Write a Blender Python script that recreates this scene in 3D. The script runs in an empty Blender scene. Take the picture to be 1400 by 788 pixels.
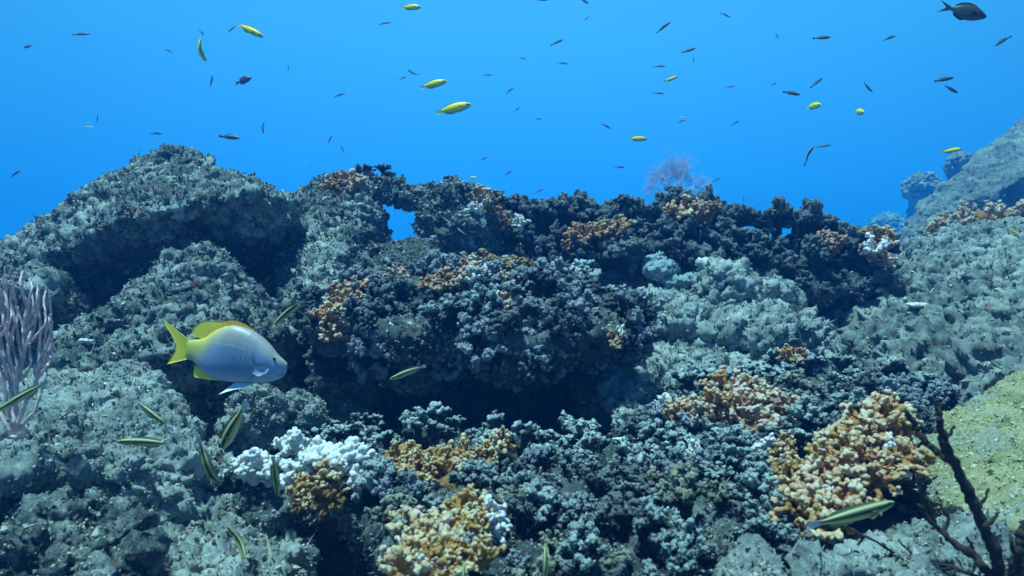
import bpy, bmesh, math, random
import numpy as np
from mathutils import Vector, Matrix

C = bpy.context.scene
COL = C.collection
R = math.radians
FPX = 1000.0                       # focal length in photo pixels (photo is 1400 px wide)

# ------------------------------------------------------------------ camera, light, exposure
cam_d = bpy.data.cameras.new('camera'); cam = bpy.data.objects.new('camera', cam_d); COL.objects.link(cam)
cam_d.sensor_width = 36.0; cam_d.lens = 36.0*FPX/1400.0
cam_d.clip_start = 0.02; cam_d.clip_end = 500.0
cam.location = (0, 0, 0); cam.rotation_euler = (R(90), 0, 0)
cam_d.dof.use_dof = True; cam_d.dof.focus_distance = 2.0; cam_d.dof.aperture_fstop = 7.0
C.camera = cam

SUN_EL, SUN_AZ = 77.0, -118.0       # azimuth measured from +Y (away from the camera) towards +X
el, az = R(SUN_EL), R(SUN_AZ)
sdir = Vector((math.sin(az)*math.cos(el), math.cos(az)*math.cos(el), math.sin(el)))
sun_d = bpy.data.lights.new('sun', 'SUN'); sun = bpy.data.objects.new('sun', sun_d); COL.objects.link(sun)
sun_d.energy = 5.0; sun_d.angle = R(5); sun_d.color = (0.60, 0.96, 1.0)
sun.rotation_euler = (-sdir).to_track_quat('-Z', 'Y').to_euler()

world = bpy.data.worlds.new('World'); C.world = world; world.use_nodes = True
wn, wl = world.node_tree.nodes, world.node_tree.links
wn.clear()
w_out = wn.new('ShaderNodeOutputWorld')
sky = wn.new('ShaderNodeTexSky'); sky.sky_type = 'NISHITA'; sky.sun_disc = False
sky.sun_elevation = el; sky.sun_rotation = az
tint = wn.new('ShaderNodeMix'); tint.data_type = 'RGBA'; tint.blend_type = 'MULTIPLY'; tint.inputs['Factor'].default_value = 1
tint.inputs['B'].default_value = (0.30, 0.75, 1.0, 1)          # daylight filtered by the water above
bg_sky = wn.new('ShaderNodeBackground'); bg_sky.inputs['Strength'].default_value = 0.03
bg_wat = wn.new('ShaderNodeBackground'); bg_wat.inputs['Strength'].default_value = 0.73
tc = wn.new('ShaderNodeTexCoord'); sep = wn.new('ShaderNodeSeparateXYZ')
ramp = wn.new('ShaderNodeValToRGB')                              # colour of open water by elevation
mapr = wn.new('ShaderNodeMapRange'); mapr.inputs['From Min'].default_value = -1; mapr.inputs['From Max'].default_value = 1
cr = ramp.color_ramp
cr.elements[0].position = 0.0; cr.elements[0].color = (0.001, 0.012, 0.06, 1)
cr.elements[1].position = 1.0; cr.elements[1].color = (0.16, 0.62, 1.0, 1)
for p, c in ((0.38, (0.001, 0.03, 0.16, 1)), (0.48, (0.004, 0.14, 0.62, 1)), (0.52, (0.006, 0.20, 0.80, 1)), (0.57, (0.020, 0.32, 0.98, 1)), (0.66, (0.05, 0.44, 1.05, 1))):
    e = cr.elements.new(p); e.color = c
fade = wn.new('ShaderNodeMapRange'); fade.interpolation_type = 'SMOOTHSTEP'
fade.inputs['From Min'].default_value = 0.38; fade.inputs['From Max'].default_value = 0.72
mixw = wn.new('ShaderNodeMixShader')
wl.new(tc.outputs['Generated'], sep.inputs[0]); wl.new(sep.outputs['Z'], mapr.inputs['Value'])
wl.new(mapr.outputs[0], ramp.inputs[0]); 
azd = wn.new('ShaderNodeVectorMath'); azd.operation = 'DOT_PRODUCT'; azd.inputs[1].default_value = (0.0, 0.995, 0.1)
wl.new(tc.outputs['Generated'], azd.inputs[0])
azm = wn.new('ShaderNodeMapRange'); azm.inputs['From Min'].default_value = 0.6; azm.inputs['From Max'].default_value = 1.0
azm.inputs['To Min'].default_value = 0.62; azm.inputs['To Max'].default_value = 1.06
wl.new(azd.outputs['Value'], azm.inputs['Value'])
azc = wn.new('ShaderNodeVectorMath'); azc.operation = 'SCALE'
wl.new(ramp.outputs[0], azc.inputs[0]); wl.new(azm.outputs[0], azc.inputs['Scale'])
wl.new(azc.outputs[0], bg_wat.inputs['Color'])
wl.new(sky.outputs[0], tint.inputs['A']); wl.new(tint.outputs['Result'], bg_sky.inputs['Color'])
wl.new(sep.outputs['Z'], fade.inputs['Value']); wl.new(fade.outputs[0], mixw.inputs['Fac'])
wl.new(bg_wat.outputs[0], mixw.inputs[1]); wl.new(bg_sky.outputs[0], mixw.inputs[2])
wl.new(mixw.outputs[0], w_out.inputs['Surface'])

C.view_settings.view_transform = 'Standard'; C.view_settings.look = 'None'
C.view_settings.exposure = 0.48; C.view_settings.gamma = 1.0
C.render.engine = 'CYCLES'
cy = C.cycles
cy.use_denoising = True; cy.max_bounces = 6; cy.diffuse_bounces = 3; cy.glossy_bounces = 2
cy.volume_bounces = 1; cy.transmission_bounces = 2; cy.use_adaptive_sampling = False
HAZE_DENSITY = 0.031; HAZE_COLOR = (0.02, 0.26, 0.85, 1); HAZE_ABSORB = (0.0, 0.45, 0.9, 1)

# ------------------------------------------------------------------ numeric helpers
def P(px, py, d):
    """photo pixel at real distance d -> world point"""
    return np.array(((px-700.0)*d/FPX, d, (394.0-py)*d/FPX))

_rs = np.random.RandomState(7)
_perm = np.concatenate([_rs.permutation(4096)]*2).astype(np.int64)
_g = _rs.normal(size=(4096, 3)); _g /= np.linalg.norm(_g, axis=1)[:, None]; _g = _g.astype(np.float32)
_cell = _rs.rand(4096, 3).astype(np.float32)
def _hash(i, j, k):
    return _perm[(_perm[(_perm[i & 4095] + j) & 4095] + k) & 4095]
def perlin(p):
    pi = np.floor(p).astype(np.int64); f = (p-pi).astype(np.float32)
    u = f*f*f*(f*(f*6-15)+10)
    out = np.zeros(len(p), np.float32)
    for dx in (0, 1):
        wx = u[:, 0] if dx else 1-u[:, 0]
        for dy in (0, 1):
            wy = u[:, 1] if dy else 1-u[:, 1]
            for dz in (0, 1):
                wz = u[:, 2] if dz else 1-u[:, 2]
                g = _g[_hash(pi[:, 0]+dx, pi[:, 1]+dy, pi[:, 2]+dz)]
                out += wx*wy*wz*(g[:, 0]*(f[:, 0]-dx)+g[:, 1]*(f[:, 1]-dy)+g[:, 2]*(f[:, 2]-dz))
    return out*1.6
def worley(p):
    pi = np.floor(p).astype(np.int64); f = (p-pi).astype(np.float32)
    best = np.full(len(p), 9.0, np.float32)
    for dx in (-1, 0, 1):
        for dy in (-1, 0, 1):
            for dz in (-1, 0, 1):
                c = _cell[_hash(pi[:, 0]+dx, pi[:, 1]+dy, pi[:, 2]+dz)]
                q = (c[:, 0]+dx-f[:, 0])**2+(c[:, 1]+dy-f[:, 1])**2+(c[:, 2]+dz-f[:, 2])**2
                np.minimum(best, q, out=best)
    return np.sqrt(best)
def noise(p, kind, scale, seed=0):
    q = p/scale + seed*17.31
    if kind == 'fbm':
        return perlin(q)+0.5*perlin(q*2.03+5.1)
    if kind == 'ridge':
        return 0.7-2*np.abs(perlin(q))+0.5*(0.35-np.abs(perlin(q*2.1+3.3)))
    if kind == 'billow':
        return 2*np.abs(perlin(q))-0.4
    if kind == 'cell':                                     # rounded knobs
        return 0.55-worley(q)
    if kind == 'ledge':                                    # tilted strata: broken steps with sharp lips
        h = (p[:, 2]+.22*p[:, 0]+.12*p[:, 1])/scale+1.3*perlin(p/(scale*3.1)+seed*3.7)+.4*perlin(p/(scale*.9)+seed)
        t = h-np.floor(h); w = np.clip(perlin(p/(scale*2.3)+seed*9.1)*2+.6, 0, 1)
        return w*(np.where(t < .82, t/.82, (1-t)/.18)-.45)
    if kind == 'crag':                                     # warped ridges, broken and uneven
        wv = np.stack([perlin(q*.7+11.3), perlin(q*.7+47.9), perlin(q*.7+83.1)], 1)
        q = q+.9*wv; return 0.55-1.7*np.abs(perlin(q))+.45*perlin(q*2.1)
    if kind == 'facet':                                    # fractured blocks: flat cell faces meeting in cracks
        pi = np.floor(q).astype(np.int64); f = (q-pi).astype(np.float32); b1 = np.full(len(q), 9., np.float32); b2 = b1.copy(); hv = np.zeros(len(q), np.float32)
        for dx in (-1, 0, 1):
            for dy in (-1, 0, 1):
                for dz in (-1, 0, 1):
                    h = _hash(pi[:, 0]+dx, pi[:, 1]+dy, pi[:, 2]+dz); c = _cell[h]
                    e = (c[:, 0]+dx-f[:, 0])**2+(c[:, 1]+dy-f[:, 1])**2+(c[:, 2]+dz-f[:, 2])**2
                    m = e < b1; b2 = np.where(m, b1, np.minimum(b2, e)); hv = np.where(m, _cell[h, 0], hv); b1 = np.where(m, e, b1)
        gap = np.sqrt(b2)-np.sqrt(b1)
        return (hv-.5)*np.clip(gap/.12, 0, 1)-.45*np.exp(-(gap/.07)**2)
    if kind == 'flat':                                     # faceted steps
        return np.tanh(perlin(q)*4)*0.6
    return perlin(q)

def mesh_arrays(name, v, faces, smooth=True):
    """faces: (n,k) int array or a list of such arrays"""
    if not isinstance(faces, list): faces = [faces]
    faces = [np.asarray(f) for f in faces if len(f)]
    me = bpy.data.meshes.new(name)
    me.vertices.add(len(v)); me.vertices.foreach_set('co', np.ascontiguousarray(v, np.float32).ravel())
    nl = sum(f.size for f in faces); nf = sum(len(f) for f in faces)
    me.loops.add(nl); me.polygons.add(nf)
    me.loops.foreach_set('vertex_index', np.concatenate([f.ravel() for f in faces]).astype(np.int32))
    tot = np.concatenate([np.full(len(f), f.shape[1]) for f in faces]).astype(np.int32)
    st = np.concatenate(([0], np.cumsum(tot)[:-1])).astype(np.int32)
    me.polygons.foreach_set('loop_start', st)
    me.polygons.foreach_set('use_smooth', np.full(nf, smooth))
    me.update(calc_edges=True)
    return me
def get_v(me):
    a = np.empty(len(me.vertices)*3, np.float32); me.vertices.foreach_get('co', a); return a.reshape(-1, 3)
def set_v(me, v):
    me.vertices.foreach_set('co', np.ascontiguousarray(v, np.float32).ravel()); me.update()
def get_n(me):
    a = np.empty(len(me.vertices)*3, np.float32); me.vertex_normals.foreach_get('vector', a); return a.reshape(-1, 3)
def attr_f(me, name, val):
    a = me.attributes.new(name, 'FLOAT', 'POINT'); a.data.foreach_set('value', np.asarray(val, np.float32))
def attr_c(me, val):
    a = me.color_attributes.new('Col', 'FLOAT_COLOR', 'POINT')
    c = np.ones((len(val), 4), np.float32); c[:, :3] = val; a.data.foreach_set('color', c.ravel())

_ico = {}
def ico(sub):
    if sub not in _ico:
        bm = bmesh.new(); bmesh.ops.create_icosphere(bm, subdivisions=sub, radius=1)
        v = np.array([x.co[:] for x in bm.verts]); f = np.array([[q.index for q in x.verts] for x in bm.faces]); bm.free()
        _ico[sub] = (v, f)
    return _ico[sub]

def hull_arrays(pts):
    bm = bmesh.new()
    for p in pts: bm.verts.new(tuple(map(float, p)))
    r = bmesh.ops.convex_hull(bm, input=bm.verts)
    bmesh.ops.delete(bm, geom=[v for v in bm.verts if not v.link_faces], context='VERTS')
    bmesh.ops.triangulate(bm, faces=bm.faces)
    bm.verts.index_update()
    v = np.array([x.co[:] for x in bm.verts]); f = np.array([[q.index for q in x.verts] for x in bm.faces]); bm.free()
    return v, f
def ball(c, rad, sub=2):
    v, f = ico(sub); return v*np.asarray(rad)+np.asarray(c), f
def join(parts):
    vs, fs, n = [], [], 0
    for v, f in parts:
        vs.append(v); fs.append(f+n); n += len(v)
    return np.concatenate(vs), np.concatenate(fs)

def remesh(v, f, voxel, smooth_it=0):
    me = mesh_arrays('tmp', v, f); ob = bpy.data.objects.new('tmp', me); COL.objects.link(ob)
    m = ob.modifiers.new('r', 'REMESH'); m.mode = 'VOXEL'; m.voxel_size = voxel; m.use_smooth_shade = True
    if smooth_it:
        s = ob.modifiers.new('s', 'SMOOTH'); s.factor = 0.5; s.iterations = smooth_it
    dg = bpy.context.evaluated_depsgraph_get(); dg.update()
    out = bpy.data.meshes.new_from_object(ob.evaluated_get(dg), depsgraph=dg)
    bpy.data.objects.remove(ob); bpy.data.meshes.remove(me)
    return out

# ------------------------------------------------------------------ materials
def new_mat(name, rough=0.9, spec=0.2):
    m = bpy.data.materials.new(name); m.use_nodes = True
    nt = m.node_tree; b = nt.nodes['Principled BSDF']
    b.inputs['Roughness'].default_value = rough; b.inputs['Specular IOR Level'].default_value = spec
    return m, nt, b
def nnoise(nt, co, scale, detail=6, rough=0.6):
    n = nt.nodes.new('ShaderNodeTexNoise'); n.inputs['Scale'].default_value = scale
    n.inputs['Detail'].default_value = detail; n.inputs['Roughness'].default_value = rough
    nt.links.new(co, n.inputs['Vector']); return n.outputs['Fac']
def nramp(nt, fac, stops):
    r = nt.nodes.new('ShaderNodeValToRGB'); e = r.color_ramp.elements
    e[0].position, e[0].color = stops[0][0], (*stops[0][1], 1); e[1].position, e[1].color = stops[-1][0], (*stops[-1][1], 1)
    for p, c in stops[1:-1]:
        x = e.new(p); x.color = (*c, 1)
    nt.links.new(fac, r.inputs[0]); return r.outputs[0]
def nmix(nt, fac, a, b, mode='MIX'):
    m = nt.nodes.new('ShaderNodeMix'); m.data_type = 'RGBA'; m.blend_type = mode
    for s, x in (('Factor', fac), ('A', a), ('B', b)):
        if hasattr(x, 'links'): nt.links.new(x, m.inputs[s])
        else: m.inputs[s].default_value = x if s == 'Factor' else (*x, 1)
    return m.outputs['Result']
def nmap(nt, v, a, b, c=0.0, d=1.0):
    m = nt.nodes.new('ShaderNodeMapRange'); m.interpolation_type = 'SMOOTHSTEP'
    for k, x in (('From Min', a), ('From Max', b), ('To Min', c), ('To Max', d)): m.inputs[k].default_value = x
    nt.links.new(v, m.inputs['Value']); return m.outputs[0]
def nbump(nt, b, h, strength, dist):
    n = nt.nodes.new('ShaderNodeBump'); n.inputs['Strength'].default_value = strength; n.inputs['Distance'].default_value = dist
    nt.links.new(h, n.inputs['Height']); nt.links.new(n.outputs[0], b.inputs['Normal'])
def ncoord(nt):
    return nt.nodes.new('ShaderNodeTexCoord').outputs['Object']

def rock_mat(name, dark, mid, pale, patch, k=1.0, patch_lo=0.60, olive=(0.17, 0.16, 0.06)):
    m, nt, b = new_mat(name, 0.92, 0.12)
    co = ncoord(nt)
    big = nnoise(nt, co, 5/k, 5); med = nnoise(nt, co, 17/k, 6, 0.65); fine = nnoise(nt, co, 110/k, 5, 0.75)
    c = nramp(nt, med, [(0.28, dark), (0.50, mid), (0.70, pale)])
    c2 = nramp(nt, fine, [(0.30, dark), (0.48, mid), (0.66, pale)])
    c = nmix(nt, 0.35, c, c2)
    c = nmix(nt, nmap(nt, big, 0.46, 0.66, 0, 0.65), c, pale)
    c = nmix(nt, nmap(nt, nnoise(nt, co, 14/k, 5, 0.7), patch_lo, patch_lo+0.09, 0, 0.8), c, patch)
    c = nmix(nt, nmap(nt, nnoise(nt, co, 37/k, 4, 0.7), 0.60, 0.68, 0, 0.7), c, (0.20, 0.14, 0.08))
    c = nmix(nt, nmap(nt, nnoise(nt, co, 52/k, 4, 0.7), 0.62, 0.70, 0, 0.65), c, olive)
    grit = nnoise(nt, co, 260/k, 3, 0.7)
    c = nmix(nt, nmap(nt, grit, 0.38, 0.28, 0, 0.7), c, dark)
    c = nmix(nt, nmap(nt, grit, 0.63, 0.71, 0, 0.6), c, tuple(min(.75, 1.35*x) for x in pale))
    nt.links.new(c, b.inputs['Base Color'])
    nbump(nt, b, nnoise(nt, co, 130/k, 7, 0.8), 0.95, 0.010*k)
    return m
def turf_mat(name, cols):
    m, nt, b = new_mat(name, 0.95, 0.1)
    g = nt.nodes.new('ShaderNodeNewGeometry')
    n = len(cols)
    c = nramp(nt, g.outputs['Random Per Island'], [(i/(n-1), x) for i, x in enumerate(cols)])
    nt.links.new(c, b.inputs['Base Color']); return m
def coral_mat(name, low, high, tip, lo=0.35, hi=0.95, speck=0.4, rough=0.8):
    m, nt, b = new_mat(name, rough, 0.2)
    co = ncoord(nt)
    a = nt.nodes.new('ShaderNodeAttribute'); a.attribute_name = 'tip'
    n = nnoise(nt, co, 40, 4)
    c = nmix(nt, n, low, high)
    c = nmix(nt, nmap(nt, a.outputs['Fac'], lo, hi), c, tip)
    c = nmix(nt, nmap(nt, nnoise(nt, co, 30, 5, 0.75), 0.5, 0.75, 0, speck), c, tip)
    nt.links.new(c, b.inputs['Base Color'])
    nbump(nt, b, nnoise(nt, co, 60, 5, 0.7), 0.6, 0.05)
    return m
def col_mat(name, rough=0.45, spec=0.4):
    m, nt, b = new_mat(name, rough, spec)
    a = nt.nodes.new('ShaderNodeAttribute'); a.attribute_name = 'Col'
    nt.links.new(a.outputs['Color'], b.inputs['Base Color']); return m
def flat_mat(name, c, rough=0.6, var=0.0, scale=60):
    m, nt, b = new_mat(name, rough, 0.3)
    if var:
        n = nnoise(nt, ncoord(nt), scale, 4)
        nt.links.new(nmix(nt, n, tuple(x*(1-var) for x in c), tuple(min(1, x*(1+var)) for x in c)), b.inputs['Base Color'])
    else: b.inputs['Base Color'].default_value = (*c, 1)
    return m

M = {}
M['rock'] = rock_mat('encrusted_rock', (0.014, 0.021, 0.026), (0.085, 0.118, 0.122), (0.56, 0.66, 0.63), (0.13, 0.06, 0.055), 1.0, .57)
M['pale'] = rock_mat('pale_silted_rock', (0.04, 0.053, 0.056), (0.25, 0.315, 0.315), (0.62, 0.71, 0.68), (0.13, 0.11, 0.065), 1.0, 0.61)
M['far'] = rock_mat('slope_rock', (0.032, 0.045, 0.05), (0.15, 0.19, 0.19), (0.46, 0.54, 0.51), (0.19, 0.11, 0.10), 1.0, 0.59)
M['moss'] = rock_mat('yellow_green_algae', (0.20, 0.22, 0.12), (0.42, 0.43, 0.23), (0.60, 0.58, 0.34), (0.38, 0.44, 0.40), 1.6, 0.50)
M['base'] = rock_mat('dead_coral_base', (0.013, 0.019, 0.025), (0.065, 0.088, 0.093), (0.25, 0.31, 0.31), (0.06, 0.035, 0.04))
M['distant'] = rock_mat('distant_slope', (0.025, 0.036, 0.04), (0.13, 0.17, 0.17), (0.36, 0.43, 0.41), (0.07, 0.06, 0.055), 3.0, 0.60)
M['floor'] = rock_mat('floor_rubble', (0.07, 0.075, 0.075), (0.22, 0.24, 0.23), (0.45, 0.48, 0.45), (0.13, 0.09, 0.09))
M['turf']  = turf_mat('algae_turf', [(0.02, 0.025, 0.02), (0.12, 0.14, 0.13), (0.09, 0.04, 0.05), (0.26, 0.30, 0.27), (0.07, 0.08, 0.04), (0.50, 0.55, 0.50)])
M['turfp'] = turf_mat('pale_turf', [(0.05, 0.06, 0.05), (0.24, 0.27, 0.25), (0.15, 0.10, 0.09), (0.40, 0.43, 0.39), (0.13, 0.14, 0.08), (0.58, 0.62, 0.58)])
M['turfd'] = turf_mat('dark_turf', [(0.03, 0.035, 0.045), (0.17, 0.20, 0.20), (0.10, 0.06, 0.07), (0.36, 0.41, 0.39), (0.06, 0.07, 0.06), (0.50, 0.55, 0.54)])
M['turfm'] = turf_mat('yellow_turf', [(0.18, 0.19, 0.10), (0.38, 0.38, 0.19), (0.30, 0.32, 0.24), (0.50, 0.48, 0.27), (0.40, 0.43, 0.38)])
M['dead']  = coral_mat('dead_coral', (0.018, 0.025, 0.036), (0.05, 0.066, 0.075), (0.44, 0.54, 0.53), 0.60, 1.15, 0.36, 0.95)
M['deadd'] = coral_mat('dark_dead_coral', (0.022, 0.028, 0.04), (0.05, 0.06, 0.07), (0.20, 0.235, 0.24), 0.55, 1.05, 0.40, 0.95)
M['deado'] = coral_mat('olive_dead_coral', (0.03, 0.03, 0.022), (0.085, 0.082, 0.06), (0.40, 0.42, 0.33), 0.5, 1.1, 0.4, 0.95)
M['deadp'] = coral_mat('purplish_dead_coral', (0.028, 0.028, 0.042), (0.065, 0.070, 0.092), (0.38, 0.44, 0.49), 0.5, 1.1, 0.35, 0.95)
M['orange']= coral_mat('orange_coral', (0.46, 0.19, 0.05), (0.66, 0.36, 0.13), (0.90, 0.76, 0.58), 0.74, 1.2, 0.14)
M['tan']   = coral_mat('tan_coral', (0.46, 0.22, 0.05), (0.64, 0.38, 0.12), (0.90, 0.78, 0.54), 0.74, 1.2, 0.14)
M['rust']  = coral_mat('rust_coral', (0.30, 0.12, 0.055), (0.44, 0.21, 0.11), (0.70, 0.50, 0.38), 0.68, 1.2, 0.3)
M['pink']  = coral_mat('pale_pink_coral', (0.50, 0.25, 0.13), (0.62, 0.38, 0.24), (0.88, 0.76, 0.62), 0.68, 1.2, 0.2)
M['brown'] = coral_mat('brown_coral', (0.20, 0.10, 0.035), (0.33, 0.18, 0.06), (0.45, 0.30, 0.14), 0.8, 1.3, 0.2)
M['white'] = coral_mat('bleached_coral', (0.88, 0.87, 0.84), (0.92, 0.91, 0.89), (0.95, 0.95, 0.94), 0.3, 0.9, 0.5)
M['buff']  = coral_mat('buff_coral', (0.36, 0.24, 0.16), (0.46, 0.32, 0.20), (0.66, 0.54, 0.40), 0.5, 1.0, 0.4)
M['bluepl']= coral_mat('pale_blue_coral', (0.22, 0.33, 0.37), (0.32, 0.44, 0.47), (0.45, 0.56, 0.58), 0.5, 1.0, 0.3)
M['fish']  = col_mat('fish_skin'); M['fin'] = col_mat('fin_membrane', 0.5, 0.3)
M['eye']   = flat_mat('fish_eye', (0.01, 0.01, 0.012), 0.15)
M['gorg']  = flat_mat('pale_gorgonian', (0.60, 0.44, 0.44), 0.9, 0.35, 90)
M['gorgd'] = flat_mat('dark_gorgonian', (0.028, 0.020, 0.018), 0.9, 0.6, 50)
M['fan']   = flat_mat('pink_fan', (0.80, 0.52, 0.56), 0.9, 0.2, 30)
M['shell'] = flat_mat('white_fragment', (0.5, 0.52, 0.5), 0.8, 0.1, 60)

# ------------------------------------------------------------------ object helpers
def tag(o, label=None, cat=None, group=None, kind=None):
    for k, v in (('label', label), ('category', cat), ('group', group), ('kind', kind)):
        if v: o[k] = v
    return o
def link(name, me, mat, parent=None, loc=None):
    o = bpy.data.objects.new(name, me); COL.objects.link(o)
    if mat is not None:
        if not me.materials: me.materials.append(mat)
        o.material_slots[0].link = 'OBJECT'; o.material_slots[0].material = mat
    if parent is not None: o.parent = parent
    if loc is not None: o.location = loc
    return o
def empty(name, loc):
    o = bpy.data.objects.new(name, None); COL.objects.link(o); o.location = tuple(map(float, loc)); o.empty_display_size = 0.05
    return o

OCT_V = np.array([(1,0,0),(0,1,0),(-1,0,0),(0,-1,0),(0,0,1),(0,0,-1)], float)
OCT_F = np.array([(0,1,4),(1,2,4),(2,3,4),(3,0,4),(1,0,5),(2,1,5),(3,2,5),(0,3,5)])
def frame_from(n, rs):
    a = rs.normal(size=n.shape); t = np.cross(n, a); t /= np.linalg.norm(t, axis=1)[:, None]+1e-9
    return t, np.cross(n, t)
def turf_mesh(v, n, count, size, seed, stretch=.9):
    """a fuzz of small uneven lumps and filaments rooted in a surface (v, n = its points and normals)"""
    rs = np.random.RandomState(seed)
    # only the camera half needs it, with a wide margin for views from the side
    view = -v/np.linalg.norm(v, axis=1)[:, None]
    ok = np.where((np.sum(view*n, 1) > -0.35))[0]
    i = ok[rs.randint(0, len(ok), count)]
    clump = perlin(v[i]/0.05+9.7)+.4*perlin(v[i]/.2+3.1)+rs.rand(count)*0.8
    i = i[clump > 0.2]; k = len(i)
    d = n[i]+rs.normal(size=(k, 3))*0.55; d[:, 2] += 0.15; d /= np.linalg.norm(d, axis=1)[:, None]
    t, b = frame_from(d, rs)
    s = size*np.exp(rs.normal(size=k)*0.45)
    h = s*(0.6+rs.rand(k)**2*stretch)
    hair = rs.rand(k) < .22; h = np.where(hair, h*2.2, h); s = np.where(hair, s*.35, s)   # filaments among the lumps
    ov = OCT_V[None]*(1+rs.uniform(-.35, .35, (k, 6, 1)))
    q = v[i][:, None]+(t[:, None]*ov[:, :, :1]+b[:, None]*ov[:, :, 1:2])*s[:, None, None]*0.8+d[:, None]*(ov[:, :, 2:]*h[:, None, None])
    f = OCT_F[None]+(np.arange(k)*6)[:, None, None]
    return q.reshape(-1, 3), f.reshape(-1, 3)

BLOCK = [(.012, .34, 'crag'), (.020, .15, 'ledge'), (.020, .20, 'facet'), (.030, .10, 'crag'), (.022, .05, 'crag'), (.009, .022, 'crag'), (.003, .010, 'fbm')]
STD = [(.022, .34, 'crag'), (.026, .15, 'ledge'), (.042, .20, 'facet'), (.034, .11, 'crag'), (.024, .05, 'crag'), (.009, .022, 'crag'), (.003, .010, 'fbm')]
def rock_surface(hulls, voxel, spec=STD, k=1.0, smooth_it=8, seed=0):
    v, f = join([h if isinstance(h, tuple) else hull_arrays(h) for h in hulls])
    me = remesh(v, f, voxel, smooth_it)
    for stage in (spec[:4], spec[4:]):
        v, n = get_v(me), get_n(me)
        d = np.zeros(len(v), np.float32)
        for i, (a, s, kind) in enumerate(stage):
            d += a*k*noise(v, kind, s*k, seed+i)
        set_v(me, v+n*d[:, None])
    return me

def rock(name, label, hulls, mat, voxel, spec=STD, k=1.0, turf=0, tsize=.004, tmat='turf', cat='rock', group=None, seed=1, smooth_it=8, stretch=.9):
    me = rock_surface(hulls, voxel, spec, k, smooth_it, seed); me.name = name
    v, n = get_v(me), get_n(me)
    o = np.array((v[:, 0].mean(), v[:, 1].mean(), v[:, 2].min()))
    set_v(me, v-o)
    ob = link(name, me, M[mat], None, o)
    tag(ob, label, cat, group)
    if turf:
        tv, tf = turf_mesh(v, n, int(turf*1.7), tsize*.8, seed+50, stretch)
        t = link('algae_turf', mesh_arrays('algae_turf', tv-o, tf, False), M[tmat], ob); tag(t, kind='stuff')
    ob['_n'] = 0; del ob['_n']
    return ob, v, n

def H(*pts):
    return [P(*p) for p in pts]

# ------------------------------------------------------------------ the setting: sea floor
def sea_floor():
    ys = np.concatenate([np.linspace(-2, .4, 10)[:-1], np.geomspace(.4, 6, 300), np.geomspace(6.2, 60, 40)])
    V = []; nx = 320
    for y in ys:
        w = max(1.2, abs(y)*1.05)+0.6
        xs = np.linspace(-w, w, nx)
        V.append(np.stack([xs, np.full(nx, y), np.zeros(nx)], 1))
    v = np.concatenate(V)
    v[:, 2] = -0.55-0.55*np.clip(v[:, 1]-3.4, 0, 12)**1.15
    near = np.clip(1.2-v[:, 1]/8, 0, 1)
    v[:, 2] += near*(0.05*noise(v, 'fbm', .35, 3)+.03*noise(v, 'ridge', .12, 4)+.014*noise(v, 'cell', .05, 5)+.006*noise(v, 'billow', .02, 6))
    v[:, 2] += (1-near)*0.4*noise(v, 'fbm', 4.0, 8)
    n = len(ys); a = (np.arange(n-1)[:, None]*nx+np.arange(nx-1)[None]).ravel()
    ob = link('sea_floor', mesh_arrays('sea_floor', v, np.stack([a, a+1, a+1+nx, a+nx], 1)), M['floor'])
    tag(ob, 'encrusted rubble sea floor in the gaps between the boulders', 'sea floor', kind='structure')
sea_floor()

# ------------------------------------------------------------------ boulders (pixel, pixel, metres from the camera plane)
rock('boulder', 'huge ledge boulder with a pale encrusted peaked top and a long dark overhang',
     [H((85,332,2.5),(180,296,2.4),(280,276,2.4),(350,262,2.5),(400,280,2.75),(60,315,2.9),(125,258,3.05),(190,226,3.1),(300,236,3.1),(345,266,3.1),
        (400,285,3.0),(425,330,2.95),(415,372,3.2),(330,350,3.45),(130,440,3.5),(-60,470,3.2),(-120,440,2.8),(0,362,2.75),(-60,410,3.3),(200,275,3.8),(380,330,3.7),(150,480,3.6),(380,420,3.6)),
      H((185,235,3.05),(205,212,3.05),(240,204,3.05),(285,215,3.05),(295,240,2.95),(225,250,2.9),(240,230,3.4),(190,250,3.3),(300,260,3.4))],
     'rock', .0085, k=1.15, turf=26000, tsize=.0055, cat='boulder', seed=11, smooth_it=1, spec=BLOCK)
rock('boulder', 'small blocky boulder under the big overhang, right behind the pale whip gorgonian',
     [H((-60,385,2.35),(30,370,2.35),(78,378,2.4),(112,408,2.45),(105,455,2.4),(100,480,2.4),(-60,480,2.2),(0,400,2.15),(60,385,2.2),(60,420,2.9),(-50,430,2.9),(-60,560,2.4),(100,560,2.5))],
     'rock', .007, turf=6000, tsize=.005, cat='boulder', seed=12)
rock('boulder', 'wedge-shaped boulder rising to a blunt peak behind the grey fish with the yellow tail',
     [H((268,334,2.35),(312,366,2.4),(352,408,2.35),(380,448,2.25),(340,468,2.02),(240,452,1.98),(150,435,2.2),(62,490,2.05),(95,512,1.85),(225,486,1.86),(290,478,1.95),
        (270,380,2.9),(100,480,2.6),(400,460,2.7),(200,600,2.3),(330,560,2.4),(340,640,2.5),(100,600,2.2),(430,600,2.9),(430,470,3.0))],
     'rock', .0062, turf=22000, tsize=.0045, cat='boulder', seed=13, smooth_it=1, spec=BLOCK)
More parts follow.
